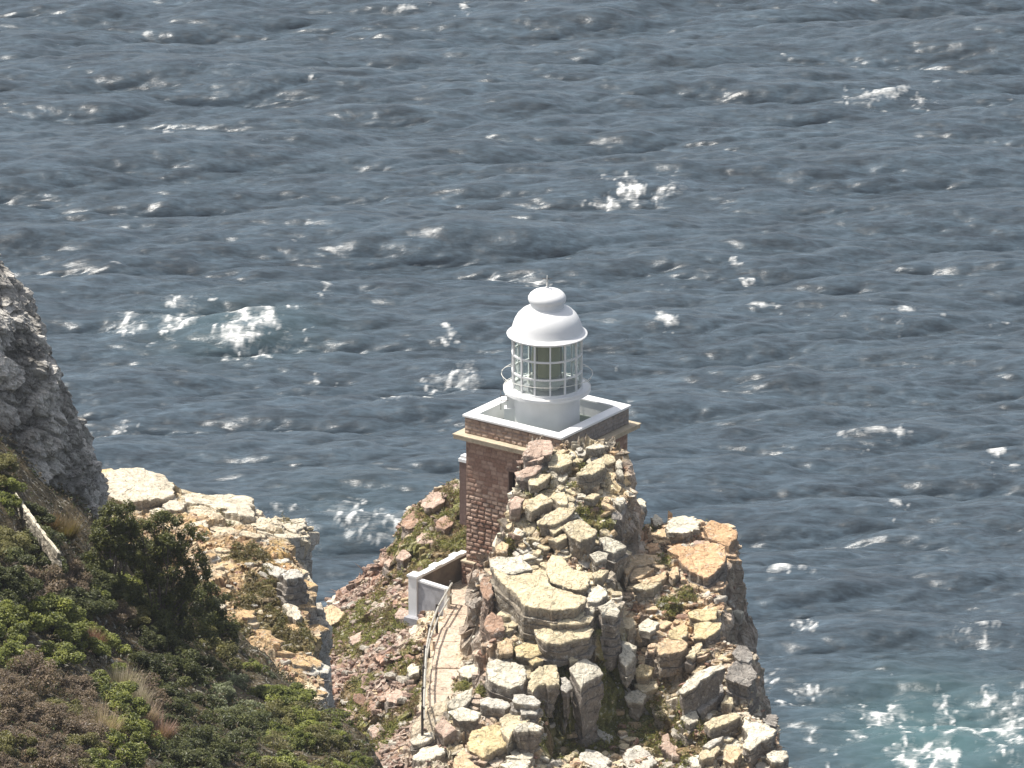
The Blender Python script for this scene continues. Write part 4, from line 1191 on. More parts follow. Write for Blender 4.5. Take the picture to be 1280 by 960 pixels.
KN = 'on the knoll in front of the tower'
SL = [
 # knoll below the tower
 ('boulder','pink and grey boulder perched highest on the knoll against the tower wall',[(652,567),(662,552),(674,549),(685,550),(690,559),(689,566),(675,570),(655,571)],.9,'pink',dict(lift=.5,gxy=(0,.25))),
 ('rock_slab','thin white slab at the very top right of the knoll under the parapet',[(732,560),(750,551),(762,552),(761,557),(745,562)],.35,'white',dict(lift=.3)),
 ('boulder','pink stone with dark gap beneath, just left below the perched boulder',[(652,572),(658,565),(680,566),(676,573),(660,576)],.7,'pink',dict(lift=.3)),
 ('rock_slab','thick yellowish slab with grey overhanging front near the knoll top right',[(721,592),(737,577),(752,572),(757,576),(756,585),(740,593),(724,594)],.95,'cream',dict(lift=.55)),
 ('rock_slab','flat yellowish slab just below the thin white slab on the knoll crest',[(684,578),(692,567),(708,566),(717,570),(714,578),(700,584),(686,585)],.5,'cream',dict(lift=.3)),
 ('rock_slab','cream slab right of the knoll crest beside the white capped stones',[(748,572),(756,567),(768,570),(770,576),(760,580),(751,578)],.6,'cream',dict(lift=.3)),
 ('rock_slab','pointed yellow leaf shaped slab on the left of the knoll',[(660,602),(672,591),(690,592),(685,598),(672,607),(662,606)],.4,'cream',dict(lift=.3)),
 ('boulder','pinkish block left of the leaf shaped slab at the knoll edge',[(645,590),(662,580),(678,582),(671,591),(655,597),(646,597)],.7,'pink',dict(lift=.3)),
 ('rock_slab','rounded yellow slab midway down the left of the knoll',[(656,634),(662,624),(677,617),(684,620),(691,626),(677,631),(664,639)],.5,'cream',dict(lift=.35)),
 ('rock_slab','cream slab between the two rounded yellow slabs in mid knoll',[(689,622),(695,616),(705,614),(711,621),(708,631),(700,630)],.5,'cream',dict(lift=.3)),
 ('rock_slab','long tilted yellow slab across the middle of the knoll',[(671,652),(690,638),(706,630),(715,627),(721,634),(716,642),(703,651),(692,656),(672,655)],.55,'cream',dict(lift=.42)),
 ('rock_slab','broad square yellow slab with thick brown front low on the knoll',[(703,656),(712,651),(725,649),(737,657),(747,664),(740,671),(725,677),(712,671)],.9,'cream',dict(lift=.45)),
 ('rock_slab','small pale slab above the green bush at the foot of the knoll',[(686,661),(700,656),(706,660),(692,667)],.35,'cream',dict(lift=.3)),
 ('rock_slab','pale slab just under the green bush at the foot of the knoll',[(685,675),(700,669),(709,667),(709,672),(697,678)],.4,'cream',dict(lift=.3)),
 ('rock_slab','thin yellow slab right of centre on the knoll with grass round it',[(730,622),(740,616),(750,617),(742,625)],.35,'cream',dict(lift=.3)),
 ('boulder','white stone at the right rim of the knoll above the dark face',[(769,628),(772,621),(779,621),(781,629),(776,634)],.7,'white',dict(lift=.35)),
 ('boulder','white topped stone at the knoll right shoulder close to the tower',[(770,577),(774,574),(779,578),(778,584),(772,585)],.8,'white',dict(lift=.4)),
 ('boulder','white topped stone just below the shoulder stone on the right of the knoll',[(771,592),(774,585),(780,588),(781,594),(776,595)],.9,'white',dict(lift=.4)),
 ('rock_pillar','tall grey rock pillar with white top on the right of the knoll',[(783,606),(785,599),(790,598),(793,604),(791,609),(785,609)],2.9,'white',dict(lift=.75,grey=1.0)),
 ('rock_pillar','dark grey standing rock left of the tall white topped pillar',[(762,634),(772,628),(782,622),(784,634),(778,650),(764,648)],2.2,'grey',dict(lift=.1,grey=.6)),
 ('rock_slab','shadowed ledge slab under the thick overhanging slab of the knoll',[(722,602),(738,599),(742,604),(730,608)],.4,'cream',dict(lift=.2)),
 ('rock_slab','pale tapering slab on the right slope of the knoll below the thin yellow slab',[(752,625),(764,631),(770,637),(762,636),(752,630)],.35,'buff',dict(lift=.25)),
 # stones right of the tower foot
 ('boulder','white stone on the skyline right of the tower behind the grey pillar',[(793,630),(797,623),(806,624),(808,632),(800,636)],.7,'white',dict(lift=.4)),
 ('boulder','white stone at the sea edge right of the tower beyond the grass patch',[(815,650),(819,643),(826,646),(827,655),(820,658)],.8,'white',dict(lift=.4)),
 # big flat slab
 ('rock_slab','far left piece of the great cream slab with white worn rim',[(611,699),(625,695),(647,696),(657,701),(663,706),(666,711),(640,717),(625,716),(613,707)],1.6,'white',dict(lift=.55,gxy=(.02,.33))),
 ('rock_slab','great flat cream slab crossed by a dark crack below the knoll',[(615,709),(628,719),(642,719),(684,714),(686,728),(690,734),(712,740),(734,746),(732,752),(722,760),(690,763),(655,757),(645,742),(632,732),(621,722)],1.4,'cream',dict(lift=.60,gxy=(.02,.33))),
 ('rock_slab','upper right piece of the great cream slab next to the white loose blocks',[(684,704),(690,693),(702,695),(715,711),(728,713),(737,722),(734,735),(724,738),(704,733),(689,727),(685,715)],1.3,'cream',dict(lift=.58,gxy=(.02,.33))),
 ('boulder','square white block at the right edge of the great slab',[(733,739),(746,729),(757,735),(757,746),(750,753),(736,753)],1.3,'white',dict(lift=.55)),
 ('boulder','small white block in the notch of the great slab right edge',[(722,758),(735,754),(747,758),(742,766),(727,765)],.9,'white',dict(lift=.45)),
 ('boulder','white corner block outermost on the right of the great slab',[(748,757),(765,748),(773,762),(769,769),(752,767)],2.4,'white',dict(lift=.6,grey=.9)),
 ('rock_slab','second cream layer under the front edge of the great slab',[(655,758),(680,761),(700,764),(730,763),(741,771),(736,777),(718,781),(688,780),(677,771),(663,765)],.85,'cream',dict(lift=.55,grey=.9)),
 ('rock_slab','third cream layer with dark overhang below the great slab',[(668,787),(680,785),(700,786),(732,780),(743,786),(738,795),(720,800),(700,805),(682,804),(672,797)],1.0,'cream',dict(lift=.55,grey=.9)),
 ('rock_slab','low yellow shelf on the left beneath the layered front of the great slab',[(642,808),(655,804),(677,806),(680,816),(665,822),(646,820)],.6,'yel',dict(lift=.3)),
 ('rock_slab','small yellow slab under the low shelf left of the brown grass strip',[(659,826),(672,821),(680,824),(666,831)],.4,'yel',dict(lift=.3)),
 ('rock_slab','pale stones at the right end of the brown grass strip under the great slab',[(710,822),(716,817),(725,819),(722,826),(712,828)],.5,'cream',dict(lift=.3)),
 # front of the ridge
 ('boulder','broad white and cream block below the shelf in the ridge front',[(609,828),(620,822),(640,827),(657,831),(660,842),(655,855),(640,861),(615,852),(609,840)],1.1,'white',dict(lift=.5,grey=.75)),
 ('boulder','yellow topped block with grey front right of the broad white block',[(664,843),(672,832),(696,831),(698,845),(700,856),(672,857),(665,866),(661,857)],1.5,'cream',dict(lift=.5,grey=.9)),
 ('rock_pillar','tall pale topped grey rock face at the right of the ridge front',[(720,851),(712,836),(722,827),(731,822),(745,829),(754,842),(737,850),(726,861)],3.2,'white',dict(lift=.7,grey=1.0)),
 ('boulder','narrow grey block wedged left of the tall pale topped rock face',[(700,846),(707,845),(713,852),(715,861),(709,866),(702,862)],2.0,'pale',dict(lift=.5,grey=1.0)),
 ('rock_slab','dark fronted slab under the broad white block',[(600,873),(610,870),(628,874),(641,880),(631,887),(612,883),(601,881)],.85,'pale',dict(lift=.4)),
 ('rock_slab','flat grey topped stone balanced highest of the stacked blocks in the ridge front',[(642,868),(655,866),(668,870),(677,877),(671,882),(652,880),(643,877)],.6,'pale',dict(lift=1.0,grey=.7)),
 ('rock_slab','grey topped stone second from the top of the stacked blocks',[(649,885),(662,880),(674,885),(671,893),(652,893)],.6,'pale',dict(lift=.8,grey=.7)),
 ('boulder','square grey fronted block at the right of the stacked blocks',[(641,911),(650,904),(668,904),(681,909),(674,914),(647,915)],1.0,'white',dict(lift=.9,grey=1.0)),
 ('boulder','rounded cream boulder leaning behind the square grey fronted block',[(626,897),(640,887),(652,892),(663,900),(654,906),(642,914),(635,925),(627,915)],1.3,'cream',dict(lift=.6)),
 ('boulder','large bulging yellow boulder at the bottom left of the ridge front',[(583,928),(590,914),(606,907),(620,905),(635,910),(638,920),(634,929),(620,938),(605,945),(590,942)],1.3,'yel',dict(lift=.55,und=.16)),
 ('boulder','white and buff block at the bottom edge below the square grey block',[(628,957),(640,938),(652,932),(668,940),(661,955),(653,964),(632,966)],1.2,'white',dict(lift=.5)),
 ('boulder','smooth buff boulder at the bottom edge left of the bulging yellow one',[(567,951),(578,934),(588,944),(598,960),(590,968),(569,966)],1.2,'buff',dict(lift=.45,und=.16)),
 ('boulder','pale stone beside the path end just above the double block',[(557,878),(572,868),(590,860),(590,870),(581,881),(566,886)],.8,'white',dict(lift=.35)),
 ('boulder','double pale block with dark front near the lower end of the path',[(560,889),(578,882),(602,891),(594,900),(571,901)],1.0,'white',dict(lift=.4,grey=.7)),
 ('rock_slab','flat pale grey slab lying at the foot of the fence',[(512,926),(524,917),(541,914),(543,921),(530,928),(516,931)],.6,'white',dict(lift=.4,grey=.8)),
 ('boulder','pale rounded stone at the bottom edge below the slab at the fence foot',[(515,948),(530,933),(546,930),(557,941),(542,948),(523,953)],.9,'white',dict(lift=.4)),
 ('boulder','pinkish block with dark right side between the fence foot and the bulging boulder',[(543,911),(554,894),(562,902),(571,912),(556,922)],1.2,'pink',dict(lift=.45)),
 ('boulder','pale block with a dark hollow in front halfway along the path',[(572,837),(585,830),(599,831),(601,842),(588,847),(577,846)],.9,'white',dict(lift=.55,grey=.8)),
 ('boulder','pale grey lichen covered stone at the bottom edge in the grassy gully',[(723,942),(733,935),(744,937),(757,945),(766,953),(750,962),(728,954)],1.3,'pale',dict(lift=.5)),
 ('boulder','grey white lump right of the stone in the grassy gully',[(779,948),(785,936),(798,932),(812,940),(822,955),(806,962),(785,960)],1.3,'pale',dict(lift=.45)),
 ('rock_slab','slender pale splinter lying in the grass of the gully',[(700,952),(712,942),(721,936),(724,939),(708,953)],.3,'cream',dict(lift=.25)),
 # left edge of the crag, facing the path
 ('boulder','reddish upright block at the left foot of the great slab beside the path',[(601,728),(606,720),(613,724),(618,742),(610,752),(602,745)],2.0,'rust',dict(lift=.5,grey=.1)),
 ('boulder','brown block stepping down from the great slab toward the path',[(607,772),(615,764),(628,770),(630,788),(616,794),(608,786)],1.8,'rust',dict(lift=.4,grey=.1)),
 ('boulder','buff block under the brown stepping block on the path side',[(622,803),(632,796),(642,802),(640,815),(626,818)],1.2,'buff',dict(lift=.4,grey=.2)),
 ('boulder','pinkish stone at the tower foot left end of the knoll',[(614,658),(622,650),(632,655),(630,668),(617,672)],1.2,'pink',dict(lift=.4,grey=.1)),
 ('boulder','pink stone stacked on the left flank of the knoll under the pinkish block',[(634,628),(642,620),(654,624),(650,634),(638,637)],.9,'pink',dict(lift=.4,grey=.1)),
 ('boulder','buff stone below the left flank of the knoll near the tower corner',[(617,684),(626,676),(636,680),(634,690),(620,692)],.9,'buff',dict(lift=.4,grey=.1)),
 # right crag
 ('boulder','big white boulder on top of the orange crag at the right',[(831,660),(840,648),(852,645),(868,646),(874,655),(872,662),(852,667),(836,665)],1.0,'white',dict(lift=.75,grey=.4)),
 ('rock_slab','orange crest block with white edge at the far right of the orange crag',[(880,658),(889,650),(900,653),(911,657),(922,665),(920,673),(912,683),(904,681),(886,672)],1.3,'orange',dict(lift=.75,gxy=(0,.45),grey=.25)),
 ('rock_slab','large smooth orange slab forming the right brow of the orange crag',[(847,698),(858,688),(870,680),(890,678),(907,683),(907,702),(898,711),(884,722),(863,714)],1.7,'orange',dict(lift=.6,gxy=(0,.36),grey=.95)),
 ('boulder','pink orange stones between the white boulder and the smooth orange slab',[(866,682),(870,675),(882,674),(886,680),(878,686)],.5,'pink',dict(lift=.6,grey=.1)),
 ('rock_slab','orange slab left of the smooth orange slab below the white boulder',[(833,687),(848,679),(862,678),(866,683),(850,696)],.8,'orange',dict(lift=.4,grey=.2)),
 ('rock_slab','wide buff slab with notched front on the left of the orange crag',[(775,707),(787,695),(805,691),(827,695),(825,703),(808,706),(792,707),(783,717)],.75,'buff',dict(lift=.45,grey=.1)),
 ('rock_slab','middle buff ledge under the wide notched slab',[(789,711),(810,707),(818,710),(801,722),(787,725)],.6,'buff',dict(lift=.35,grey=.1)),
 ('rock_slab','pink buff ledge slanting to the right under the wide notched slab',[(796,725),(815,720),(828,715),(835,712),(831,724),(808,731)],.6,'buff',dict(lift=.38,grey=.15)),
 ('rock_slab','lowest buff ledge with black shadow under it on the orange crag',[(790,733),(800,729),(827,727),(818,736),(797,738)],.65,'cream',dict(lift=.4,grey=.4)),
 ('boulder','rounded brown block above the wide notched slab',[(806,682),(812,677),(824,678),(825,686),(811,690)],.7,'orange',dict(lift=.35)),
 ('boulder','buff knob above the rounded brown block near the white boulder',[(815,672),(822,662),(832,664),(838,672),(830,679),(818,678)],.7,'buff',dict(lift=.35)),
 ('boulder','buff wedge beside the black hole in the middle of the orange crag',[(835,718),(841,708),(847,708),(850,716),(842,725)],.9,'buff',dict(lift=.4)),
 ('rock_slab','square yellow terrace slab right of the rubble under the orange crag',[(860,764),(872,760),(897,759),(895,774),(877,776),(862,771)],1.0,'yel',dict(lift=.4,grey=.3)),
 ('rock_slab','second yellow terrace slab with long grey side facing the sea',[(868,780),(880,777),(902,779),(897,788),(882,798),(867,797)],2.2,'yel',dict(lift=.45,grey=.95)),
 ('boulder','yellow block left of the second terrace slab',[(836,788),(846,782),(857,780),(862,790),(851,802),(838,798)],.9,'yel',dict(lift=.4)),
 ('boulder','buff overhanging block with black hollow below the yellow terraces',[(818,806),(838,797),(852,799),(860,806),(851,815),(826,818)],1.0,'buff',dict(lift=.5)),
 ('boulder','grey sided wedge at the lower corner of the yellow terraces',[(858,822),(864,808),(879,802),(873,813),(866,824)],1.8,'cream',dict(lift=.45,grey=.95)),
 ('boulder','pale stone in the rubble left of the yellow terraces',[(800,778),(810,772),(824,779),(812,790),(801,787)],.7,'white',dict(lift=.35)),
 ('boulder','tall white stone in the gully right of the great slab',[(775,801),(785,803),(795,808),(792,821),(782,833),(776,826)],1.0,'white',dict(lift=.35)),
 ('rock_slab','pale slab with grey front at the head of the gully below the knoll dark face',[(748,672),(758,669),(772,675),(783,682),(768,692),(755,686)],.8,'white',dict(lift=.45,grey=.8)),
 ('rock_slab','slanting pale slab in the gully left of the wide notched slab',[(760,706),(772,694),(785,687),(791,690),(778,702),(771,709)],.7,'cream',dict(lift=.35)),
 ('rock_slab','pale slab between the great slab and the gully',[(740,716),(750,711),(761,712),(753,722),(743,722)],.6,'cream',dict(lift=.35)),
 ('rock_slab','dark edged pale slab in the upper gully beside the great slab',[(737,693),(748,688),(760,692),(758,700),(744,703)],.6,'white',dict(lift=.35)),
 # lower right cliff
 ('rock_slab','long tilted slab with bright white top on the lower right cliff',[(848,862),(858,851),(870,840),(886,834),(903,830),(907,833),(888,844),(876,851),(872,857),(852,868)],1.2,'white',dict(lift=.9,gxy=(.1,.35),grey=1.0)),
 ('boulder','dark grey slab tucked under the long white topped slab',[(866,871),(880,866),(893,858),(902,851),(903,866),(890,880),(877,890),(870,882)],1.2,'grey',dict(lift=.4,grey=.8)),
 ('boulder','small cream topped stone below the grey brown cliff block',[(900,878),(907,868),(917,873),(915,881)],.9,'cream',dict(lift=.45,grey=.7)),
 ('boulder','pale block with black hollow left of the cream edged slab',[(851,896),(860,887),(872,891),(872,900),(862,906)],1.0,'white',dict(lift=.45,grey=.5)),
 ('rock_slab','grey slab with cream front band at the cliff edge low on the right',[(880,905),(892,896),(906,893),(922,891),(926,896),(907,905),(888,912)],1.1,'cream',dict(lift=.7,grey=.9)),
 ('boulder','large pinkish white block at the outermost lower right corner',[(928,898),(940,902),(960,905),(971,913),(966,921),(950,928),(939,938),(930,935),(936,920),(929,910)],2.2,'white',dict(lift=.6,grey=.9)),
 ('rock_slab','flat grey slab with pale rim left of the outermost white block',[(878,933),(890,924),(905,919),(901,926),(886,936)],.9,'pale',dict(lift=.5,grey=.8)),
 ('boulder','buff block at the bottom edge below the flat grey slab',[(906,936),(915,932),(926,933),(927,941),(913,953),(906,946)],1.1,'buff',dict(lift=.5,grey=.4)),
 ('boulder','pale slab stepping down left of the buff bottom block',[(873,942),(884,935),(893,931),(900,936),(892,946),(877,950)],.9,'cream',dict(lift=.4)),
 ('boulder','small pale block at the bottom edge right of the mossy patch',[(860,948),(866,944),(874,946),(876,957),(864,958)],.9,'white',dict(lift=.4)),
 ('boulder','white and grey stack of stones at the bottom right cliff foot',[(958,942),(968,937),(982,938),(986,947),(976,953),(964,951)],1.4,'white',dict(lift=.4,grey=.9)),
 ('boulder','flat grey stone jutting out over the sea at the lower right',[(954,898),(960,893),(968,893),(975,899),(968,906),(957,904)],.8,'grey',dict(lift=.3,grey=.3)),
 ('boulder','pale round stone above the red soil in the right gully',[(782,871),(788,864),(797,862),(807,867),(803,879),(787,877)],.8,'white',dict(lift=.4)),
 ('boulder','yellow mossy block at the shaded hollow of the right gully',[(791,838),(797,831),(808,830),(818,837),(811,845),(796,845)],.9,'yel',dict(lift=.4)),
 ('rock_slab','low cream ledge under the yellow mossy block',[(792,855),(805,851),(820,850),(822,859),(806,866)],.5,'cream',dict(lift=.3)),
 ('boulder','upright pinkish stones beside the moss at the bottom of the right gully',[(825,933),(829,919),(835,916),(837,927),(847,936),(849,945),(840,947)],.9,'pink',dict(lift=.4)),
 ('boulder','grey brown cliff block right of the long white topped slab',[(908,848),(912,834),(920,826),(940,828),(947,846),(936,857)],1.8,'grey',dict(lift=.35,gxy=(-.3,.3),grey=.4)),
 ('boulder','grey jagged block on the sea cliff above the grey brown block',[(914,816),(924,806),(933,806),(941,819),(936,827),(922,824)],1.5,'grey',dict(lift=.2,gxy=(-.3,.3),grey=.2)),
 ('boulder','tiny white stone sticking out of the sea cliff below the orange brow',[(916,765),(922,762),(930,765),(926,768)],.5,'white',dict(lift=.4)),
 # left slope of the headland
 ('boulder','big flat topped orange boulder at the far left edge of the slope',[(401,761),(410,756),(420,757),(432,766),(425,776),(412,782),(403,778)],1.6,'buff',dict(lift=.8,gxy=(0,.2),grey=.8)),
 ('boulder','white stone behind the big flat topped orange boulder',[(408,752),(418,745),(432,741),(435,750),(421,755)],.9,'white',dict(lift=.4)),
 ('boulder','tilted pinkish block right of the big flat topped orange boulder',[(437,796),(445,791),(454,788),(453,800),(441,806)],.9,'pink',dict(lift=.5)),
 ('rock_slab','small flat stone on the left skyline below the dark overhang',[(480,703),(487,698),(491,700),(486,708)],.6,'pink',dict(lift=.35)),
 ('boulder','pinkish stone at the foot of the dark overhang left of the tower',[(496,697),(503,686),(510,686),(515,693),(505,700)],.8,'pink',dict(lift=.4)),
 ('boulder','weathered pink crag top standing highest left behind the tower',[(528,626),(535,617),(546,613),(558,616),(555,626),(543,634),(531,634)],1.6,'pink',dict(lift=.12,grey=.5,und=.2)),
 ('boulder','pink brown rock with dark overhang at the left skyline behind the terrace wall',[(504,656),(509,645),(519,636),(528,638),(527,650),(516,660),(507,662)],1.8,'rust',dict(lift=.12,grey=.5,und=.2)),
 ('boulder','brown stone in the scrub between the tower corner and the skyline crag',[(545,652),(552,645),(562,646),(566,655),(556,662),(546,660)],.9,'rust',dict(lift=.12,grey=.3)),
 ('rock_slab','pinkish ledge slab under the skyline crag left of the tower',[(520,672),(530,663),(545,664),(552,671),(540,679),(524,679)],.9,'pink',dict(lift=.12,grey=.3)),
 ('boulder','pale pink boulder in the rubble left of the fence middle',[(508,836),(515,829),(526,830),(524,839),(512,843)],.7,'white',dict(lift=.3)),
 ('boulder','large pale pink boulder halfway down the rubble left of the fence',[(484,868),(494,860),(507,862),(509,870),(498,877),(486,876)],.8,'pink',dict(lift=.35)),
 ('boulder','mauve stone low in the rubble on the far left of the slope',[(418,892),(432,884),(446,890),(442,902),(424,902)],.8,'pink',dict(lift=.35)),
 ('boulder','pale pink stone near the bottom of the rubble slope',[(462,912),(472,905),(483,910),(478,920),(465,921)],.7,'pink',dict(lift=.35)),
 ('boulder','pinkish block under the terrace wall corner pillar',[(494,766),(503,758),(512,763),(508,772),(497,773)],.8,'pink',dict(lift=.3)),
]
SLL = [
 ('boulder','huge rounded white rock at the far end of the pale ledge',[(133,592),(147,587),(165,586),(190,589),(205,595),(216,606),(219,618),(205,622),(187,624),(160,630),(133,620)],1.6,'chalk',dict(lift=.55,grey=.2,und=.25)),
 ('boulder','white cracked rock on the skyline in the middle of the pale ledge',[(225,620),(240,616),(263,617),(300,617),(313,620),(317,632),(318,645),(300,646),(287,641),(260,632),(232,628)],1.2,'chalk',dict(lift=.45,grey=.2,und=.2)),
 ('boulder','white overhanging rock at the seaward corner of the pale ledge',[(325,648),(338,651),(350,651),(370,648),(384,648),(384,656),(367,665),(356,659),(333,662)],1.3,'chalk',dict(lift=.35,grey=.5)),
 ('boulder','square grey block standing on the cliff edge of the pale ledge',[(349,718),(359,713),(371,711),(380,718),(370,722),(358,725)],1.7,'pale',dict(lift=1.9,grey=.9)),
 ('boulder','flat pale block behind the square grey block on the ledge edge',[(327,704),(336,703),(347,707),(361,713),(348,722),(335,712)],.9,'pale',dict(lift=.5,grey=.8)),
 ('boulder','pale pointed stone on the cliff edge right of the square grey block',[(372,703),(377,699),(383,711),(388,723),(397,737),(388,736),(380,722)],1.2,'chalk',dict(lift=.4,grey=.8)),
 ('boulder','white stone perched between the two skyline rocks of the ledge',[(203,629),(211,625),(222,623),(233,630),(227,637),(208,637)],.6,'chalk',dict(lift=.45)),
 ('rock_slab','white slab lying above the rubble in the middle of the pale ledge',[(230,656),(243,652),(257,650),(260,658),(243,664)],.5,'chalk',dict(lift=.35)),
 ('boulder','white rock shelf at the lower left of the ledge beside the dark bush',[(258,792),(268,787),(284,788),(300,794),(304,799),(290,802),(268,799)],.8,'chalk',dict(lift=.35)),
 ('boulder','white stone above the lower shelf where the dark bush ends',[(259,756),(268,748),(280,747),(284,758),(272,763)],.7,'chalk',dict(lift=.35)),
 ('boulder','pale stepped stone below the square grey block',[(353,758),(361,753),(372,757),(378,770),(371,775),(360,768)],.9,'chalk',dict(lift=.35,grey=.6)),
 ('boulder','white stone seen through the branches below the far ledge rock',[(140,655),(150,648),(162,650),(166,660),(150,664)],.8,'chalk',dict(lift=.35)),
 ('boulder','broad white stone behind the forked branches above the dark bush',[(150,690),(165,678),(185,676),(196,688),(180,700),(158,700)],.8,'chalk',dict(lift=.35)),
 ('rock_slab','thin layered cream ledge at the low end of the pale ledge cliff edge',[(362,850),(374,846),(390,852),(397,862),(386,867),(368,860)],.6,'cream',dict(lift=.3)),
]
for nm, lb, pts, th, c, kw in SL: slab(nm, lb, pts, th, c, HEAD, **kw)
for nm, lb, pts, th, c, kw in SLL: slab(nm, lb, pts, th, c, LEDGE, **kw)
# pale rock rib and upright stone among the bushes
slab('rock_rib', 'narrow bright grey rock rib slanting down through the bushes under the grey cliff', [(18, 613), (22, 619), (30, 631), (42, 648), (54, 665), (66, 681), (76, 691), (72, 690), (60, 676), (48, 661), (36, 646), (26, 632)], .6, 'white', SLOPE, lift=1.15, grey=.1, gxy=(-.15, .2))
slab('boulder', 'slim white stone standing among dead twigs on the bushy slope', [(112, 798), (117, 794), (122, 800), (127, 812), (131, 824), (126, 822), (119, 808)], .7, 'white', SLOPE, lift=1.15, grey=.1)


# ------------------------------------------------------------------ jointed bedrock: adjoining bedded blocks that make up the crag itself
def clip_poly(poly, m, d):
    """keep the side of the polygon where (p - m) . d <= 0"""
    out = []
    for a, b in zip(poly, np.roll(poly, -1, 0)):
        sa, sb = (a - m) @ d, (b - m) @ d
        if sa <= 0: out.append(a)
        if sa * sb < 0: out.append(a + (b - a) * sa / (sa - sb))
    return np.array(out)


def bedrock(name, land, G, box, S, an, ang, seed, colf, keep, off=(-.30, .03), gk=.5, tilt=.07, gap=.014, slope=3.5, dmax=1.6, depth=1.6):
    g = np.random.default_rng(seed)
    ca, sa = math.cos(ang), math.sin(ang)
    M = np.array([[ca, -sa], [sa, ca]]) @ np.diag([S, S * an])
    Mi = np.linalg.inv(M)
    cor = np.array([(box[0], box[2]), (box[1], box[2]), (box[1], box[3]), (box[0], box[3])]) @ Mi.T
    lo, hi = np.floor(cor.min(0)).astype(int), np.ceil(cor.max(0)).astype(int)
    site = {}
    for i in range(lo[0] - 2, hi[0] + 3):
        for j in range(lo[1] - 2, hi[1] + 3):
            site[i, j] = M @ (np.array([i + .5 * (j % 2), j]) + g.uniform(-.36, .36, 2))
    Vs, Qs, Cs = [], [], []; n = 0
    for i in range(lo[0], hi[0]):
        for j in range(lo[1], hi[1]):
            p = site[i, j]
            rnd = g.random(6)
            if not (box[0] < p[0] < box[1] and box[2] < p[1] < box[3]): continue
            h, d = land.base(np.array([p[0]]), np.array([p[1]]), slope)
            h, d = float(h[0]), float(d[0])
            if d > dmax or rnd[0] > keep(p[0], p[1], d): continue
            q = 3 * S
            poly = p + np.array([(-q, -q), (q, -q), (q, q), (-q, q)])
            for a in range(-2, 3):
                for b in range(-2, 3):
                    if (a or b) and (i + a, j + b) in site:
                        o = site[i + a, j + b]; dv = o - p; ln = np.linalg.norm(dv)
                        poly = clip_poly(poly, p + dv / ln * (ln / 2 - gap * (.5 + rnd[1])), dv / ln)
                        if len(poly) < 3: break
                if len(poly) < 3: break
            if len(poly) < 3: continue
            gx, gy = land.grad(*p)
            stp = math.hypot(gx, gy) > 2.0
            fl = gk if d < 0 and not stp else .2
            gx = np.clip(gx, -.7, .7) * fl + (rnd[2] - .5) * 2 * tilt; gy = np.clip(gy, -.7, .8) * fl + (rnd[3] - .5) * 2 * tilt
            z0 = h + off[0] + (off[1] - off[0]) * rnd[4]
            if d > 0: z0 -= .5
            W = np.c_[poly, z0 + (poly - p) @ np.array([gx, gy])]
            out = densify(W, g, .20, .035)
            ct, cs = colf(p[0], p[1], d, rnd[5])
            dp = depth * (.7 + .6 * rnd[1]) + (3.5 if d > -.4 else 1.6 if stp else 0)
            V, Q, C = rock_rings(out, dp, max(2, int(dp / .42)), g, ct, cs)
            Vs.append(V); Qs.append(Q + n); Cs.append(C); n += len(V)
            if rnd[5] > .45:                               # a thinner plate left lying on the block
                o2 = out.mean(0) + (out - out.mean(0)) * [g.uniform(.5, .85), g.uniform(.5, .85), 1] + [g.uniform(-.12, .12) * S, g.uniform(-.05, .15) * S, 0]
                t2 = g.uniform(.10, .24); o2[:, 2] = z0 + t2 + (o2[:, :2] - p) @ np.array([gx * .8, gy * .8])
                ct, cs = colf(p[0], p[1], d, g.random())
                V, Q, C = rock_rings(o2, t2 + .05, 1, g, ct, cs)
                Vs.append(V); Qs.append(Q + n); Cs.append(C); n += len(V)
    V = np.vstack(Vs); C = np.vstack(Cs)
    V = roughv(V, seed, .085, .045)
    C = C * (.80 + .40 * fbm3(V[:, 0] * 1.6, V[:, 1] * 1.6, V[:, 2] * 4, 3, seed + 9)[:, None])
    o = mk(name, V, [np.vstack(Qs)], M_ROCK, C)
    struct(o)


SIDE = np.array(PAL['side'])


def head_col(x, y, d, r):
    rg = float(np.clip((x - 4.4) / 1.6, 0, 1) * np.clip((y - 371) / 4, 0, 1)); lf = float(np.clip((-.2 - x) / 1.0, 0, 1))
    c = np.array(PAL['cream']) if r < .42 else np.array(PAL['white']) if r < .66 else np.array(PAL['pale']) * .92 if r < .84 else np.array(PAL['buff'])
    c = c + (np.array(PAL['buff'] if r < .5 else PAL['orange']) - c) * rg * .8
    c = c + (np.array(PAL['pink'] if r < .6 else PAL['rust']) - c) * lf * .8
    if d > .1: c = c * .5 + np.array([.36, .32, .27]) * .5
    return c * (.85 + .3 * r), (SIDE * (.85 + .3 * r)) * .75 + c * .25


def head_keep(x, y, d):
    if x < -3.9 or (y > 373 and x < -1.35) or abs(x + 2.7 + (382 - y) * .08) < 1.0: return 0
    if sample(HG, 'tm', x, y) > .02: return 0
    return .94 - .85 * float(sample(HG, 'veg', x, y))


bedrock('bedrock', HEAD, HG, (-2.2, 13.5, 362, 389), 1.15, .72, .45, 901, head_col, head_keep, slope=7.5)
bedrock('bedrock', HEAD, HG, (-2.0, 12.0, 363, 385), .58, .7, .2, 902, head_col, lambda x, y, d: head_keep(x, y, d) * (.5 if d < 0 else 0), off=(-.12, .10), gk=.5, tilt=.14, depth=.5, gap=.02)


def left_col(x, y, d, r):
    c = np.array(PAL['pink']) if r < .5 else np.array(PAL['rust']) * 1.1 if r < .8 else np.array(PAL['buff'])
    c = c * (.60 + .3 * r)
    return c, SIDE * .7 + c * .25


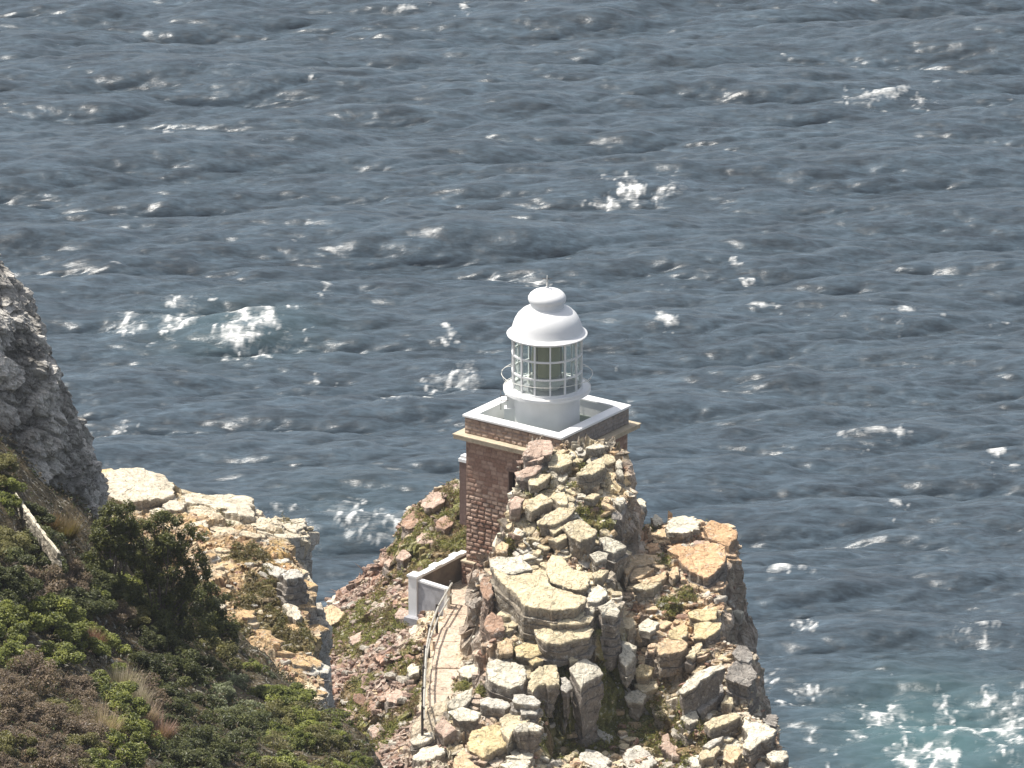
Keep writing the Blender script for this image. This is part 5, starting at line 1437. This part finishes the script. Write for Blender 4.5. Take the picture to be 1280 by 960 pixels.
bedrock('bedrock', HEAD, HG, (-11, -3.9, 368, 397), .85, .62, -.5, 903, left_col, lambda x, y, d: (.55 - .5 * float(sample(HG, 'veg', x, y))) * (d < .5), off=(-.30, .12), gk=.6, tilt=.22, gap=.08)


def ledge_col(x, y, d, r):
    far = float(np.clip((y - 347.5) / 2, 0, 1))
    c = np.array([.56, .39, .21]) if r < .45 else np.array([.62, .50, .33]) if r < .8 else np.array(PAL['pale'])
    c = c + (np.array([.64, .56, .42]) - c) * far
    if d > .1: c = c * .4 + np.array([.40, .37, .32]) * .6
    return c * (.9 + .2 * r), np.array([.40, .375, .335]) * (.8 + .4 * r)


bedrock('bedrock', LEDGE, LG, (-17.5, -6.0, 326, 357), 1.3, .6, .25, 904, ledge_col, lambda x, y, d: (.9 if d > -.9 else .45) - .4 * float(sample(LG, 'veg', x, y)) if d < 1.0 else 0, off=(-.22, .03), gk=.6, tilt=.05, slope=9.0, depth=1.2)


# ------------------------------------------------------------------ loose stones
def hulls(n, seed, flat=.55):
    g = np.random.default_rng(seed); L = []
    for k in range(n):
        p = g.normal(size=(16, 3)); p /= np.linalg.norm(p, axis=1)[:, None]
        p *= g.uniform(.75, 1.1, (16, 1)); p *= [1.0, g.uniform(.55, .9), flat * g.uniform(.6, 1.2)]
        bm = bmesh.new()
        for q in p: bm.verts.new(q)
        r = bmesh.ops.convex_hull(bm, input=bm.verts)
        bmesh.ops.delete(bm, geom=[v for v in bm.verts if not v.link_faces], context='VERTS')
        bmesh.ops.bevel(bm, geom=[e for e in bm.edges], offset=.08, segments=1, affect='EDGES', profile=.5)
        bmesh.ops.triangulate(bm, faces=bm.faces)
        bm.verts.index_update()
        V = np.array([v.co[:] for v in bm.verts]); T = np.array([[v.index for v in f.verts] for f in bm.faces])
        bm.free(); L.append((V, T))
    return L


HULL = hulls(8, 5)


def plates(n, seed):
    """angular flat slabs: irregular polygons with broken edges"""
    g = np.random.default_rng(seed); L = []
    for k in range(n):
        m = g.integers(5, 8); a = np.sort(np.linspace(0, 6.283, m, endpoint=False) + g.uniform(-.35, .35, m))
        rr = g.uniform(.7, 1.15, m); el = g.uniform(.55, .85)
        base = np.stack([np.cos(a) * rr, np.sin(a) * rr * el], 1)
        pts = []
        for p, q in zip(base, np.roll(base, -1, 0)):
            for t in (0, .33, .66): pts.append(p + (q - p) * t + (g.normal(0, .045, 2) if t else 0))
        pts = np.array(pts); c = len(pts); th = g.uniform(.28, .55)
        R_ = [np.c_[pts * .35, np.full(c, .03)], np.c_[pts * .9, np.full(c, .02)], np.c_[pts, np.full(c, -.03)]]
        gr = 1.0
        for z in (.45, 1.0):
            gr += g.uniform(-.06, .10)
            R_.append(np.c_[pts * gr + g.normal(0, .025, (c, 2)), np.full(c, -th * z)])
        V = np.vstack(R_ + [[[0, 0, .03]], [[0, 0, -th]]]); i = np.arange(c); j = (i + 1) % c
        T = []
        for r in range(len(R_) - 1):
            T += [np.c_[i + r * c, i + (r + 1) * c, j + (r + 1) * c], np.c_[i + r * c, j + (r + 1) * c, j + r * c]]
        T += [np.c_[i, j, np.full(c, len(R_) * c)], np.c_[j + (len(R_) - 1) * c, i + (len(R_) - 1) * c, np.full(c, len(R_) * c + 1)]]
        L.append((V, np.vstack(T)))
    return L


PLATE = plates(8, 9)


def rot(a, b, c):
    ca, sa, cb, sb, cc, s_ = np.cos(a), np.sin(a), np.cos(b), np.sin(b), np.cos(c), np.sin(c)
    Rz = np.array([[ca, -sa, 0], [sa, ca, 0], [0, 0, 1]]); Rx = np.array([[1, 0, 0], [0, cb, -sb], [0, sb, cb]]); Ry = np.array([[cc, 0, s_], [0, 1, 0], [-s_, 0, cc]])
    return Rz @ Rx @ Ry


def scatter_rubble(name, G, n, size, dens, cols, seed, box):
    g = np.random.default_rng(seed)
    x0, x1, y0, y1 = box
    Vs, Ts, Cs = [], [], []; m = 0; k = 0; tries = 0
    while k < n and tries < n * 30:
        tries += 1
        x, y = g.uniform(x0, x1), g.uniform(y0, y1)
        if sample(G, 'd', x, y) > .3 or g.random() > dens(x, y): continue
        V, T = (HULL + PLATE)[g.integers(16)]
        s = size[0] * (size[1] / size[0]) ** (g.random() ** 1.8)
        W = (V * s) @ rot(g.uniform(0, 6.3), g.normal(0, .3), g.normal(0, .3)).T + [x, y, sample(G, 'H', x, y) + s * .12]
        Vs.append(W); Ts.append(T + m); m += len(W); k += 1
        c = cols[g.integers(len(cols))] * g.uniform(.8, 1.15)
        Cs.append(np.tile(c, (len(W), 1)))
    o = mk(name, np.vstack(Vs), [np.vstack(Ts)], M_RUB, np.vstack(Cs))
    o['kind'] = 'stuff'
    return o


pk = [np.array(c) * .80 for c in [(.50, .36, .29), (.42, .28, .22), (.58, .49, .40), (.36, .23, .18), (.55, .44, .34), (.47, .33, .27)]]
cr = [np.array(c) for c in [(.57, .48, .32), (.58, .54, .45), (.52, .38, .24), (.45, .29, .19), (.6, .56, .48), (.36, .22, .16)]]
dh = lambda x, y: (1.0 - .75 * sample(HG, 'path', x, y)) * (1 - .55 * sample(HG, 'veg', x, y)) * (1 - sample(HG, 'tm', x, y)) * (.35 + .65 * sample(HG, 'left', x, y))
scatter_rubble('rubble', HG, 3800, (.06, .30), lambda x, y: dh(x, y) * (x < -2.5), pk, 41, (-10, -2, 362, 396))
scatter_rubble('rubble', HG, 4200, (.05, .28), lambda x, y: (1.0 - .8 * sample(HG, 'path', x, y)) * (1 - .6 * sample(HG, 'veg', x, y)) * (1 - sample(HG, 'tm', x, y)) * (.35 if x < 4 else .8), cr, 42, (-2, 13, 362, 388))
scatter_rubble('rubble', LG, 1500, (.05, .2), lambda x, y: (1 - .7 * sample(LG, 'veg', x, y)) * (.03 + .97 * (y < 347.5)), cr, 43, (-17, -6.5, 328, 355))

# countable loose stones: single objects sharing meshes
STONE = {}
for key, cc in dict(pink=(.46, .32, .25), pale=(.60, .55, .46), buff=(.56, .42, .26), rust=(.40, .25, .18)).items():
    STONE[key] = []
    for i, (V, T) in enumerate(HULL[:2] + PLATE):
        # refine each hull so that it is a broken rock and not a plain polyhedron
        bm = bmesh.new()
        vs = [bm.verts.new(v) for v in V]
        for t in T:
            try: bm.faces.new([vs[k] for k in t])
            except ValueError: pass
        bmesh.ops.subdivide_edges(bm, edges=bm.edges, cuts=1, use_grid_fill=True)
        bmesh.ops.triangulate(bm, faces=bm.faces)
        bm.verts.index_update()
        W = np.array([v.co[:] for v in bm.verts]); F3 = np.array([[v.index for v in f.verts] for f in bm.faces]); bm.free()
        W = W + np.stack([fbm3(W[:, 0] * 2.2 + 9 * i, W[:, 1] * 2.2, W[:, 2] * 2.2, 3, 70 + i + a) - .5 for a in range(3)], -1) * .20
        STONE[key].append(mk('stone', W, [F3], M_RUB, np.tile(cc, (len(W), 1)), link=False))


def loose(n, G, keys, size, dens, label, group, seed, box, name='stone'):
    g = np.random.default_rng(seed); k = 0; tries = 0; pts = []
    while k < n and tries < 6000:
        tries += 1
        x, y = g.uniform(box[0], box[1]), g.uniform(box[2], box[3])
        if sample(G, 'd', x, y) > -.15 or g.random() > dens(x, y): continue
        if any((x - a) ** 2 + (y - b) ** 2 < .28 for a, b in pts): continue
        pts.append((x, y)); k += 1
        o = STONE[keys[g.integers(len(keys))]][g.integers(10)].copy()
        o.name = name
        COL.objects.link(o)
        s = g.uniform(*size)
        o.scale = (s, s * g.uniform(.8, 1.1), s * g.uniform(.8, 1.2)); o.rotation_euler = (g.normal(0, .25), g.normal(0, .25), g.uniform(0, 6.3))
        o.location = (x, y, float(sample(G, 'H', x, y)) + s * .14)
        tag(o, label, 'rock', group)


loose(70, HG, ['pink', 'pink', 'pale', 'rust'], (.26, .5), lambda x, y: dh(x, y), 'loose pinkish stone in the rubble slope left of the fence', 'loose stones on the left slope', 51, (-9.5, -4.2, 366, 394))
loose(40, HG, ['pale', 'buff', 'buff', 'rust'], (.22, .5), lambda x, y: (1 - sample(HG, 'tm', x, y)) * (1 - .6 * sample(HG, 'veg', x, y)), 'loose buff stone in the rubble below the orange crag', 'loose stones under the right crag', 52, (4.8, 9.6, 370, 381))
loose(38, HG, ['pale', 'buff', 'pink'], (.22, .5), lambda x, y: (1 - sample(HG, 'tm', x, y)), 'loose yellowish stone lying between the slabs of the knoll', 'loose stones on the knoll', 53, (-.4, 4.9, 376.8, 382.6))
loose(40, HG, ['pale', 'buff', 'pale'], (.24, .55), lambda x, y: (1 - .97 * sample(HG, 'path', x, y)), 'loose pale stone between the big blocks of the ridge front', 'loose stones on the ridge front', 54, (-1.5, 11, 365.5, 371))
loose(30, LG, ['pale', 'buff', 'pale'], (.18, .34), lambda x, y: 1.0 * (y < 349), 'loose cream stone lying on the pale ledge', 'loose stones on the ledge', 55, (-14, -7.6, 332, 350))
# ------------------------------------------------------------------ plants
def leaves(pts, size, cols, seed, up=.5, aspect=.5, outward=None):
    """rhombic leaves at given points; returns V, Q, C"""
    g = np.random.default_rng(seed); n = len(pts)
    nrm = g.normal(size=(n, 3)); nrm /= np.linalg.norm(nrm, axis=1)[:, None]
    nrm[:, 2] = abs(nrm[:, 2]); nrm += [0, 0, up]
    if outward is not None: nrm += outward * .6
    nrm /= np.linalg.norm(nrm, axis=1)[:, None]
    t = g.normal(size=(n, 3)); t -= nrm * (t * nrm).sum(1)[:, None]; t /= np.linalg.norm(t, axis=1)[:, None]
    b = np.cross(nrm, t)
    s = (size * g.uniform(.6, 1.35, n))[:, None]
    bend = nrm * s * .18
    V = np.stack([pts - t * s - bend, pts + b * s * aspect, pts + t * s - bend, pts - b * s * aspect], 1).reshape(-1, 3)
    Q = np.arange(4 * n).reshape(n, 4)
    return V, Q, np.repeat(cols, 4, 0)


KINDS = {  # base colour, tip colour, leaf size, leaves per clump, clumps
    'green': ((.075, .095, .02), (.31, .32, .06), .047, 420, 22),
    'dark': ((.038, .048, .014), (.145, .15, .040), .044, 420, 24),
    'olive': ((.085, .082, .024), (.24, .215, .07), .042, 400, 20),
    'silver': ((.07, .085, .035), (.34, .36, .21), .052, 260, 22),
    'brown': ((.085, .062, .04), (.28, .205, .13), .042, 240, 20),
}


def shrub_proto(kind, var):
    g = np.random.default_rng(hash_name(kind) + var * 31)
    lo, hi, ls, per, nc = KINDS[kind]
    a = g.uniform(0, 6.283, nc); ph = np.arccos(g.uniform(.0, 1.0, nc)); rr = g.uniform(.55, 1.0, nc)
    cen = np.stack([np.sin(ph) * np.cos(a) * rr, np.sin(ph) * np.sin(a) * rr, np.cos(ph) * rr * .62 + .10], 1)
    P_, C_, O_ = [], [], []
    for c in cen:
        r = g.uniform(.17, .34)
        d = g.normal(size=(per, 3)); d /= np.linalg.norm(d, axis=1)[:, None]
        q = c + d * (r * g.uniform(.35, 1.0, (per, 1)) ** .6) * [1, 1, .8]
        P_.append(q); O_.append(d)
        t = np.clip(g.beta(1.6, 2.6, per) * .9 + g.uniform(-.12, .22), 0, 1)[:, None]
        C_.append((np.array(lo) + (np.array(hi) - np.array(lo)) * t) * g.uniform(.8, 1.15))
    V, Q, C = leaves(np.vstack(P_), ls, np.vstack(C_), var, .5, .5, np.vstack(O_))
    st = MB()
    for c in cen: st.tube((0, 0, -.3), c * .93, .03, .010, 5)
    if kind == 'brown':
        for k in range(120):
            c = cen[g.integers(nc)]; d = g.normal(size=3); d[2] = abs(d[2]); d /= np.linalg.norm(d)
            st.tube(c * .7, c * .7 + d * g.uniform(.25, .55), .010, .004, 3)
    return (V, Q, C), st


def hash_name(s): return sum(ord(c) * (i + 3) for i, c in enumerate(s))


PROTO = {}
for k_ in KINDS:
    PROTO[k_] = []
    for v_ in range(4):
        (V, Q, C), st = shrub_proto(k_, v_)
        fo = mk('foliage', V, [Q], M_LEAF, C, link=False)
        tw = mk('stem', np.vstack(st.V), [np.vstack(q) for q in (st.Q, st.T) if q], M_DRY if k_ == 'brown' else M_TWIG, link=False)
        PROTO[k_].append((fo, tw))
SN = [0]


def shrub(kind, loc, r, label, group=None, hgt=1.0, name='shrub'):
    g = np.random.default_rng(900 + SN[0]); SN[0] += 1
    fo, tw = PROTO[kind][g.integers(4)]
    e = empty(name, loc, g.uniform(0, 6.28)); e.scale = (r, r, r * hgt)
    for p in (fo, tw):
        c = p.copy(); COL.objects.link(c); c.parent = e
    tag(e, label, 'shrub', group)
    return e


def put(kind, u, v, r, label, group=None, land=SLOPE, hgt=1.0, name='shrub', sink=.25):
    c = land.hit(u, v + 0)
    return shrub(kind, (c[0], c[1], c[2] - sink * r), r, label, group, hgt, name)


# --- the near slope: individual shrubs
G_LAB = {'green': ('leafy bright green shrub on the lower left of the near slope', 'bright green shrubs'),
         'dark': ('dark green shrub in the shaded hollow of the near slope', 'dark shrubs'),
         'olive': ('olive brown shrub on the near slope', 'olive shrubs'),
         'silver': ('silvery leaved shrub on the right side of the near slope', 'silvery shrubs'),
         'brown': ('dry brown twiggy shrub on the near slope', 'dry brown shrubs')}
def kind_at(u, v, g):
    # broad bands of vegetation as they lie on the slope
    if v > 835 and u < 112 and v - 835 > (u - 30) * .4: return 'brown' if g.random() < .8 else 'olive'
    if 150 < u < 190 and v > 850 and abs((v - 850) - (u - 145) * 1.1) < 28: return 'brown' if g.random() < .6 else 'green'
    if u < 165 and v > 765 and v > 770 + (u - 60) * .45: return 'green'
    if 20 < u < 95 and 690 < v < 770: return 'brown' if g.random() < .5 else 'dark'
    if u < 25 and v < 690: return 'olive' if g.random() < .6 else 'green'
    if 90 < u < 160 and 690 < v < 770: return 'green' if g.random() < .45 else 'dark'
    if v > 870 and u > 330: return 'green' if g.random() < .7 else 'olive'
    if v > 845 and 225 <= u < 330 and v > 900: return 'dark'
    if 250 < u < 420 and 835 < v < 900 and (v - 835) > (u - 270) * .38 - 15: return 'silver' if g.random() < .75 else 'green'
    if 250 < u < 400 and v < 875: return 'olive' if g.random() < .65 else 'brown'
    if 95 < u < 160 and 770 < v < 850: return 'brown' if g.random() < .5 else 'olive'
    return 'dark'


def in_slope(u, v):
    edge = np.interp(v, [560, 600, 650, 700, 740, 790, 830, 868, 910, 960], [0, 14, 40, 120, 215, 262, 305, 385, 432, 468])
    return u < edge


g = np.random.default_rng(77); placed = []
tries = 0
while tries < 9000 and len(placed) < 190:
    tries += 1
    u, v = g.uniform(-40, 470), g.uniform(575, 1000)
    if not in_slope(u, v): continue
    c = SLOPE.hit(u, v)
    if any((c[0] - a) ** 2 + ((c[1] - b) * .8) ** 2 < (.62 * q) ** 2 for a, b, q in placed): continue
    k_ = kind_at(u, v, g)
    r = g.uniform(.75, 1.25) * (1.0 if k_ != 'silver' else .75)
    if u > np.interp(v, [700, 790, 868, 960], [90, 235, 355, 440]): r *= .6
    placed.append((c[0], c[1], r))
    shrub(k_, (c[0], c[1], c[2] - .18 * r), r, *G_LAB[k_], hgt=g.uniform(.75, 1.1))


# --- the big dark bush with branches rising in front of the pale ledge
def branching(u, v, r, sprigs, label, nclump, name, seed, hf=1.0):
    """a bush whose long branches carry leaf clumps at their ends; sprigs are pixel tips"""
    g = np.random.default_rng(seed)
    c = SLOPE.hit(u, v)
    root = np.array([c[0], c[1], c[2] - .2])
    e = empty(name, root); tag(e, label, 'shrub')
    lo, hi = np.array(KINDS['dark'][0]), np.array(KINDS['dark'][1])
    Ps, Cs, Os = [], [], []; st = MB()
    def clump(q, rad, n, bright=0):
        d = g.normal(size=(n, 3)); d /= np.linalg.norm(d, axis=1)[:, None]
        Ps.append(q + d * rad * g.uniform(.2, 1, (n, 1)) ** .6); Os.append(d)
        t = np.clip(g.beta(1.5, 2.8, n) + bright, 0, 1)[:, None]
        Cs.append((lo + (hi * [1.25, 1.2, .9] - lo) * t) * g.uniform(.8, 1.2))
    for tu, tv in sprigs:
        tip = P(tu, tv, c[1] + g.uniform(-.8, .8)) - root
        mid = tip * .55 + np.array([g.uniform(-.15, .15), g.uniform(-.2, .2), -.15])
        st.tube((0, 0, 0), mid, .055, .035, 6); st.tube(mid, tip, .035, .012, 6)
        clump(tip, .27, 260, .05)
        for k in range(9):
            q = mid + (tip - mid) * g.uniform(.25, 1) + g.normal(size=3) * [.26, .26, .2]
            st.tube(mid + (tip - mid) * g.uniform(.2, .8), q, .016, .007, 4); clump(q, g.uniform(.14, .26), 130, .02)
    for k in range(nclump):
        d = g.normal(size=3); d /= np.linalg.norm(d); d[2] = abs(d[2])
        q = d * r * g.uniform(.45, 1.0) * [1.1, .8, hf]
        st.tube((0, 0, 0), q, .03, .01, 4); clump(q, g.uniform(.2, .38), 260)
    V, Q, C = leaves(np.vstack(Ps), .050, np.vstack(Cs), seed, .5, .5, np.vstack(Os))
    mk('foliage', V, [Q], M_LEAF, C, e)
    st.build('branches', M_TWIG, e)


branching(198, 790, 2.1, [(192, 652), (205, 645), (222, 650), (178, 655), (238, 660), (210, 672), (228, 684), (195, 688), (248, 690), (258, 710), (176, 700), (240, 725)], 'tall dark green bush with leafy branches rising against the middle of the pale ledge', 80, 'branching_shrub', 61, 1.25)
branching(142, 745, 1.0, [(160, 632), (152, 640), (140, 632), (163, 652), (130, 640), (125, 655), (148, 660), (166, 668), (120, 670), (134, 668)], 'forked dark shrub whose bare stems stand before the white ledge rock beside the grey cliff', 34, 'branching_shrub', 62)
branching(262, 790, 1.0, [(262, 735), (250, 738), (270, 752), (240, 742), (265, 770)], 'dark round bush at the right end of the tall bush where the ledge rubble begins', 60, 'branching_shrub', 63)
branching(175, 720, .8, [(168, 680), (180, 678), (190, 684)], 'small blackish bush between the forked shrub and the tall bush', 22, 'branching_shrub', 64)


# --- dry grass tufts
def tuft(u, v, r, label, col, seed, land=SLOPE):
    g = np.random.default_rng(seed); c = land.hit(u, v)
    n = 900
    a = g.uniform(0, 6.283, n); rad = r * np.sqrt(g.random(n)) * .5
    b0 = np.stack([np.cos(a) * rad, np.sin(a) * rad * .8, np.zeros(n)], 1)
    d = np.stack([np.cos(a) * g.uniform(.1, .9, n), np.sin(a) * g.uniform(.1, .9, n), g.uniform(.6, 1.2, n)], 1) * r * g.uniform(.6, 1.1, (n, 1))
    w = np.stack([-np.sin(a), np.cos(a), np.zeros(n)], 1) * .014
    V = np.stack([b0 - w, b0 + w, b0 + d], 1).reshape(-1, 3)
    C = np.repeat(np.array(col) * g.uniform(.7, 1.2, (n, 1)), 3, 0)
    o = mk('grass_tuft', V + c - [0, 0, .1] , [np.arange(3 * n).reshape(n, 3)], M_LEAF, C, None, False, c)
    tag(o, label, 'grass')


tuft(150, 868, .95, 'pale dry grass tuft at the upper end of the grassy strip on the near slope', (.34, .29, .20), 1)
tuft(163, 885, .9, 'pale dry grass tuft in the middle of the grassy strip on the near slope', (.36, .31, .23), 2)
tuft(178, 905, .8, 'pale dry grass tuft at the lower end of the grassy strip on the near slope', (.36, .27, .20), 3)
tuft(120, 925, 1.1, 'large straw coloured tuft beside the dry brown shrubs at the bottom left', (.36, .28, .17), 4)
tuft(196, 925, .8, 'reddish dry tuft right of the bright green shrubs near the bottom edge', (.30, .19, .15), 5)
tuft(108, 812, .8, 'reddish brown dry tuft around the slim white stone', (.22, .12, .08), 6)
tuft(340, 945, .7, 'straw coloured tuft at the bottom edge below the silvery shrubs', (.36, .32, .18), 7)
tuft(80, 670, .8, 'brownish tuft at the foot of the grey cliff', (.20, .15, .08), 8)
tuft(55, 665, .8, 'reddish tuft between the pale rock rib and the grey cliff', (.17, .11, .05), 9)


# --- low scrub and grass on headland and ledge (nobody could count it)
def scrub(name, G, n, box, seed, cols, size=.055, thr=.25, hmax=.22):
    g = np.random.default_rng(seed); pts = []; cc = []
    m = 0
    while m < n:
        x = g.uniform(box[0], box[1], 20000); y = g.uniform(box[2], box[3], 20000)
        ve = sample(G, 'veg', x, y) * (sample(G, 'd', x, y) < 0)
        cl = sstep(.42, .60, fbm2(x / .45, y / .45, 3, seed))
        k = (g.random(20000) < ve * (.12 + .88 * cl)) & (ve > thr)
        x, y, cl = x[k], y[k], cl[k]
        z = sample(G, 'H', x, y) + g.random(len(x)) ** 1.4 * hmax * (.3 + .9 * cl)
        pts.append(np.stack([x, y, z], 1)); m += len(x)
        t = fbm2(x / 1.0, y / 1.0, 2, seed + 5)
        ci = np.clip((t * 1.8 - .4) * len(cols), 0, len(cols) - 1).astype(int)
        ci = np.clip(ci + g.integers(-1, 2, len(x)), 0, len(cols) - 1)
        cc.append(np.array(cols)[ci] * g.uniform(.6, 1.3, (len(x), 1)))
    V, Q, C = leaves(np.vstack(pts)[:n], size, np.vstack(cc)[:n], seed, .5, .4)
    o = mk(name, V, [Q], M_LEAF, C); o['kind'] = 'stuff'


mossc = [(.14, .095, .045), (.19, .145, .055), (.17, .17, .04), (.24, .235, .055), (.12, .135, .03), (.27, .25, .08)]
scrub('low_scrub', HG, 60000, (-10, 13, 362, 396), 71, mossc)
scrub('low_scrub', LG, 22000, (-17, -6.5, 328, 356), 72, [(.13, .10, .04), (.17, .14, .05), (.12, .12, .035), (.2, .16, .07)])
scrubS = dict(SG); scrubS['veg'] = np.ones_like(SG['H']) * .8
scrub('ground_cover', scrubS, 60000, (-26, -3, 256, 311), 73, [(.05, .04, .02), (.08, .065, .03), (.05, .065, .02), (.10, .075, .04)], .075, .1, .5)
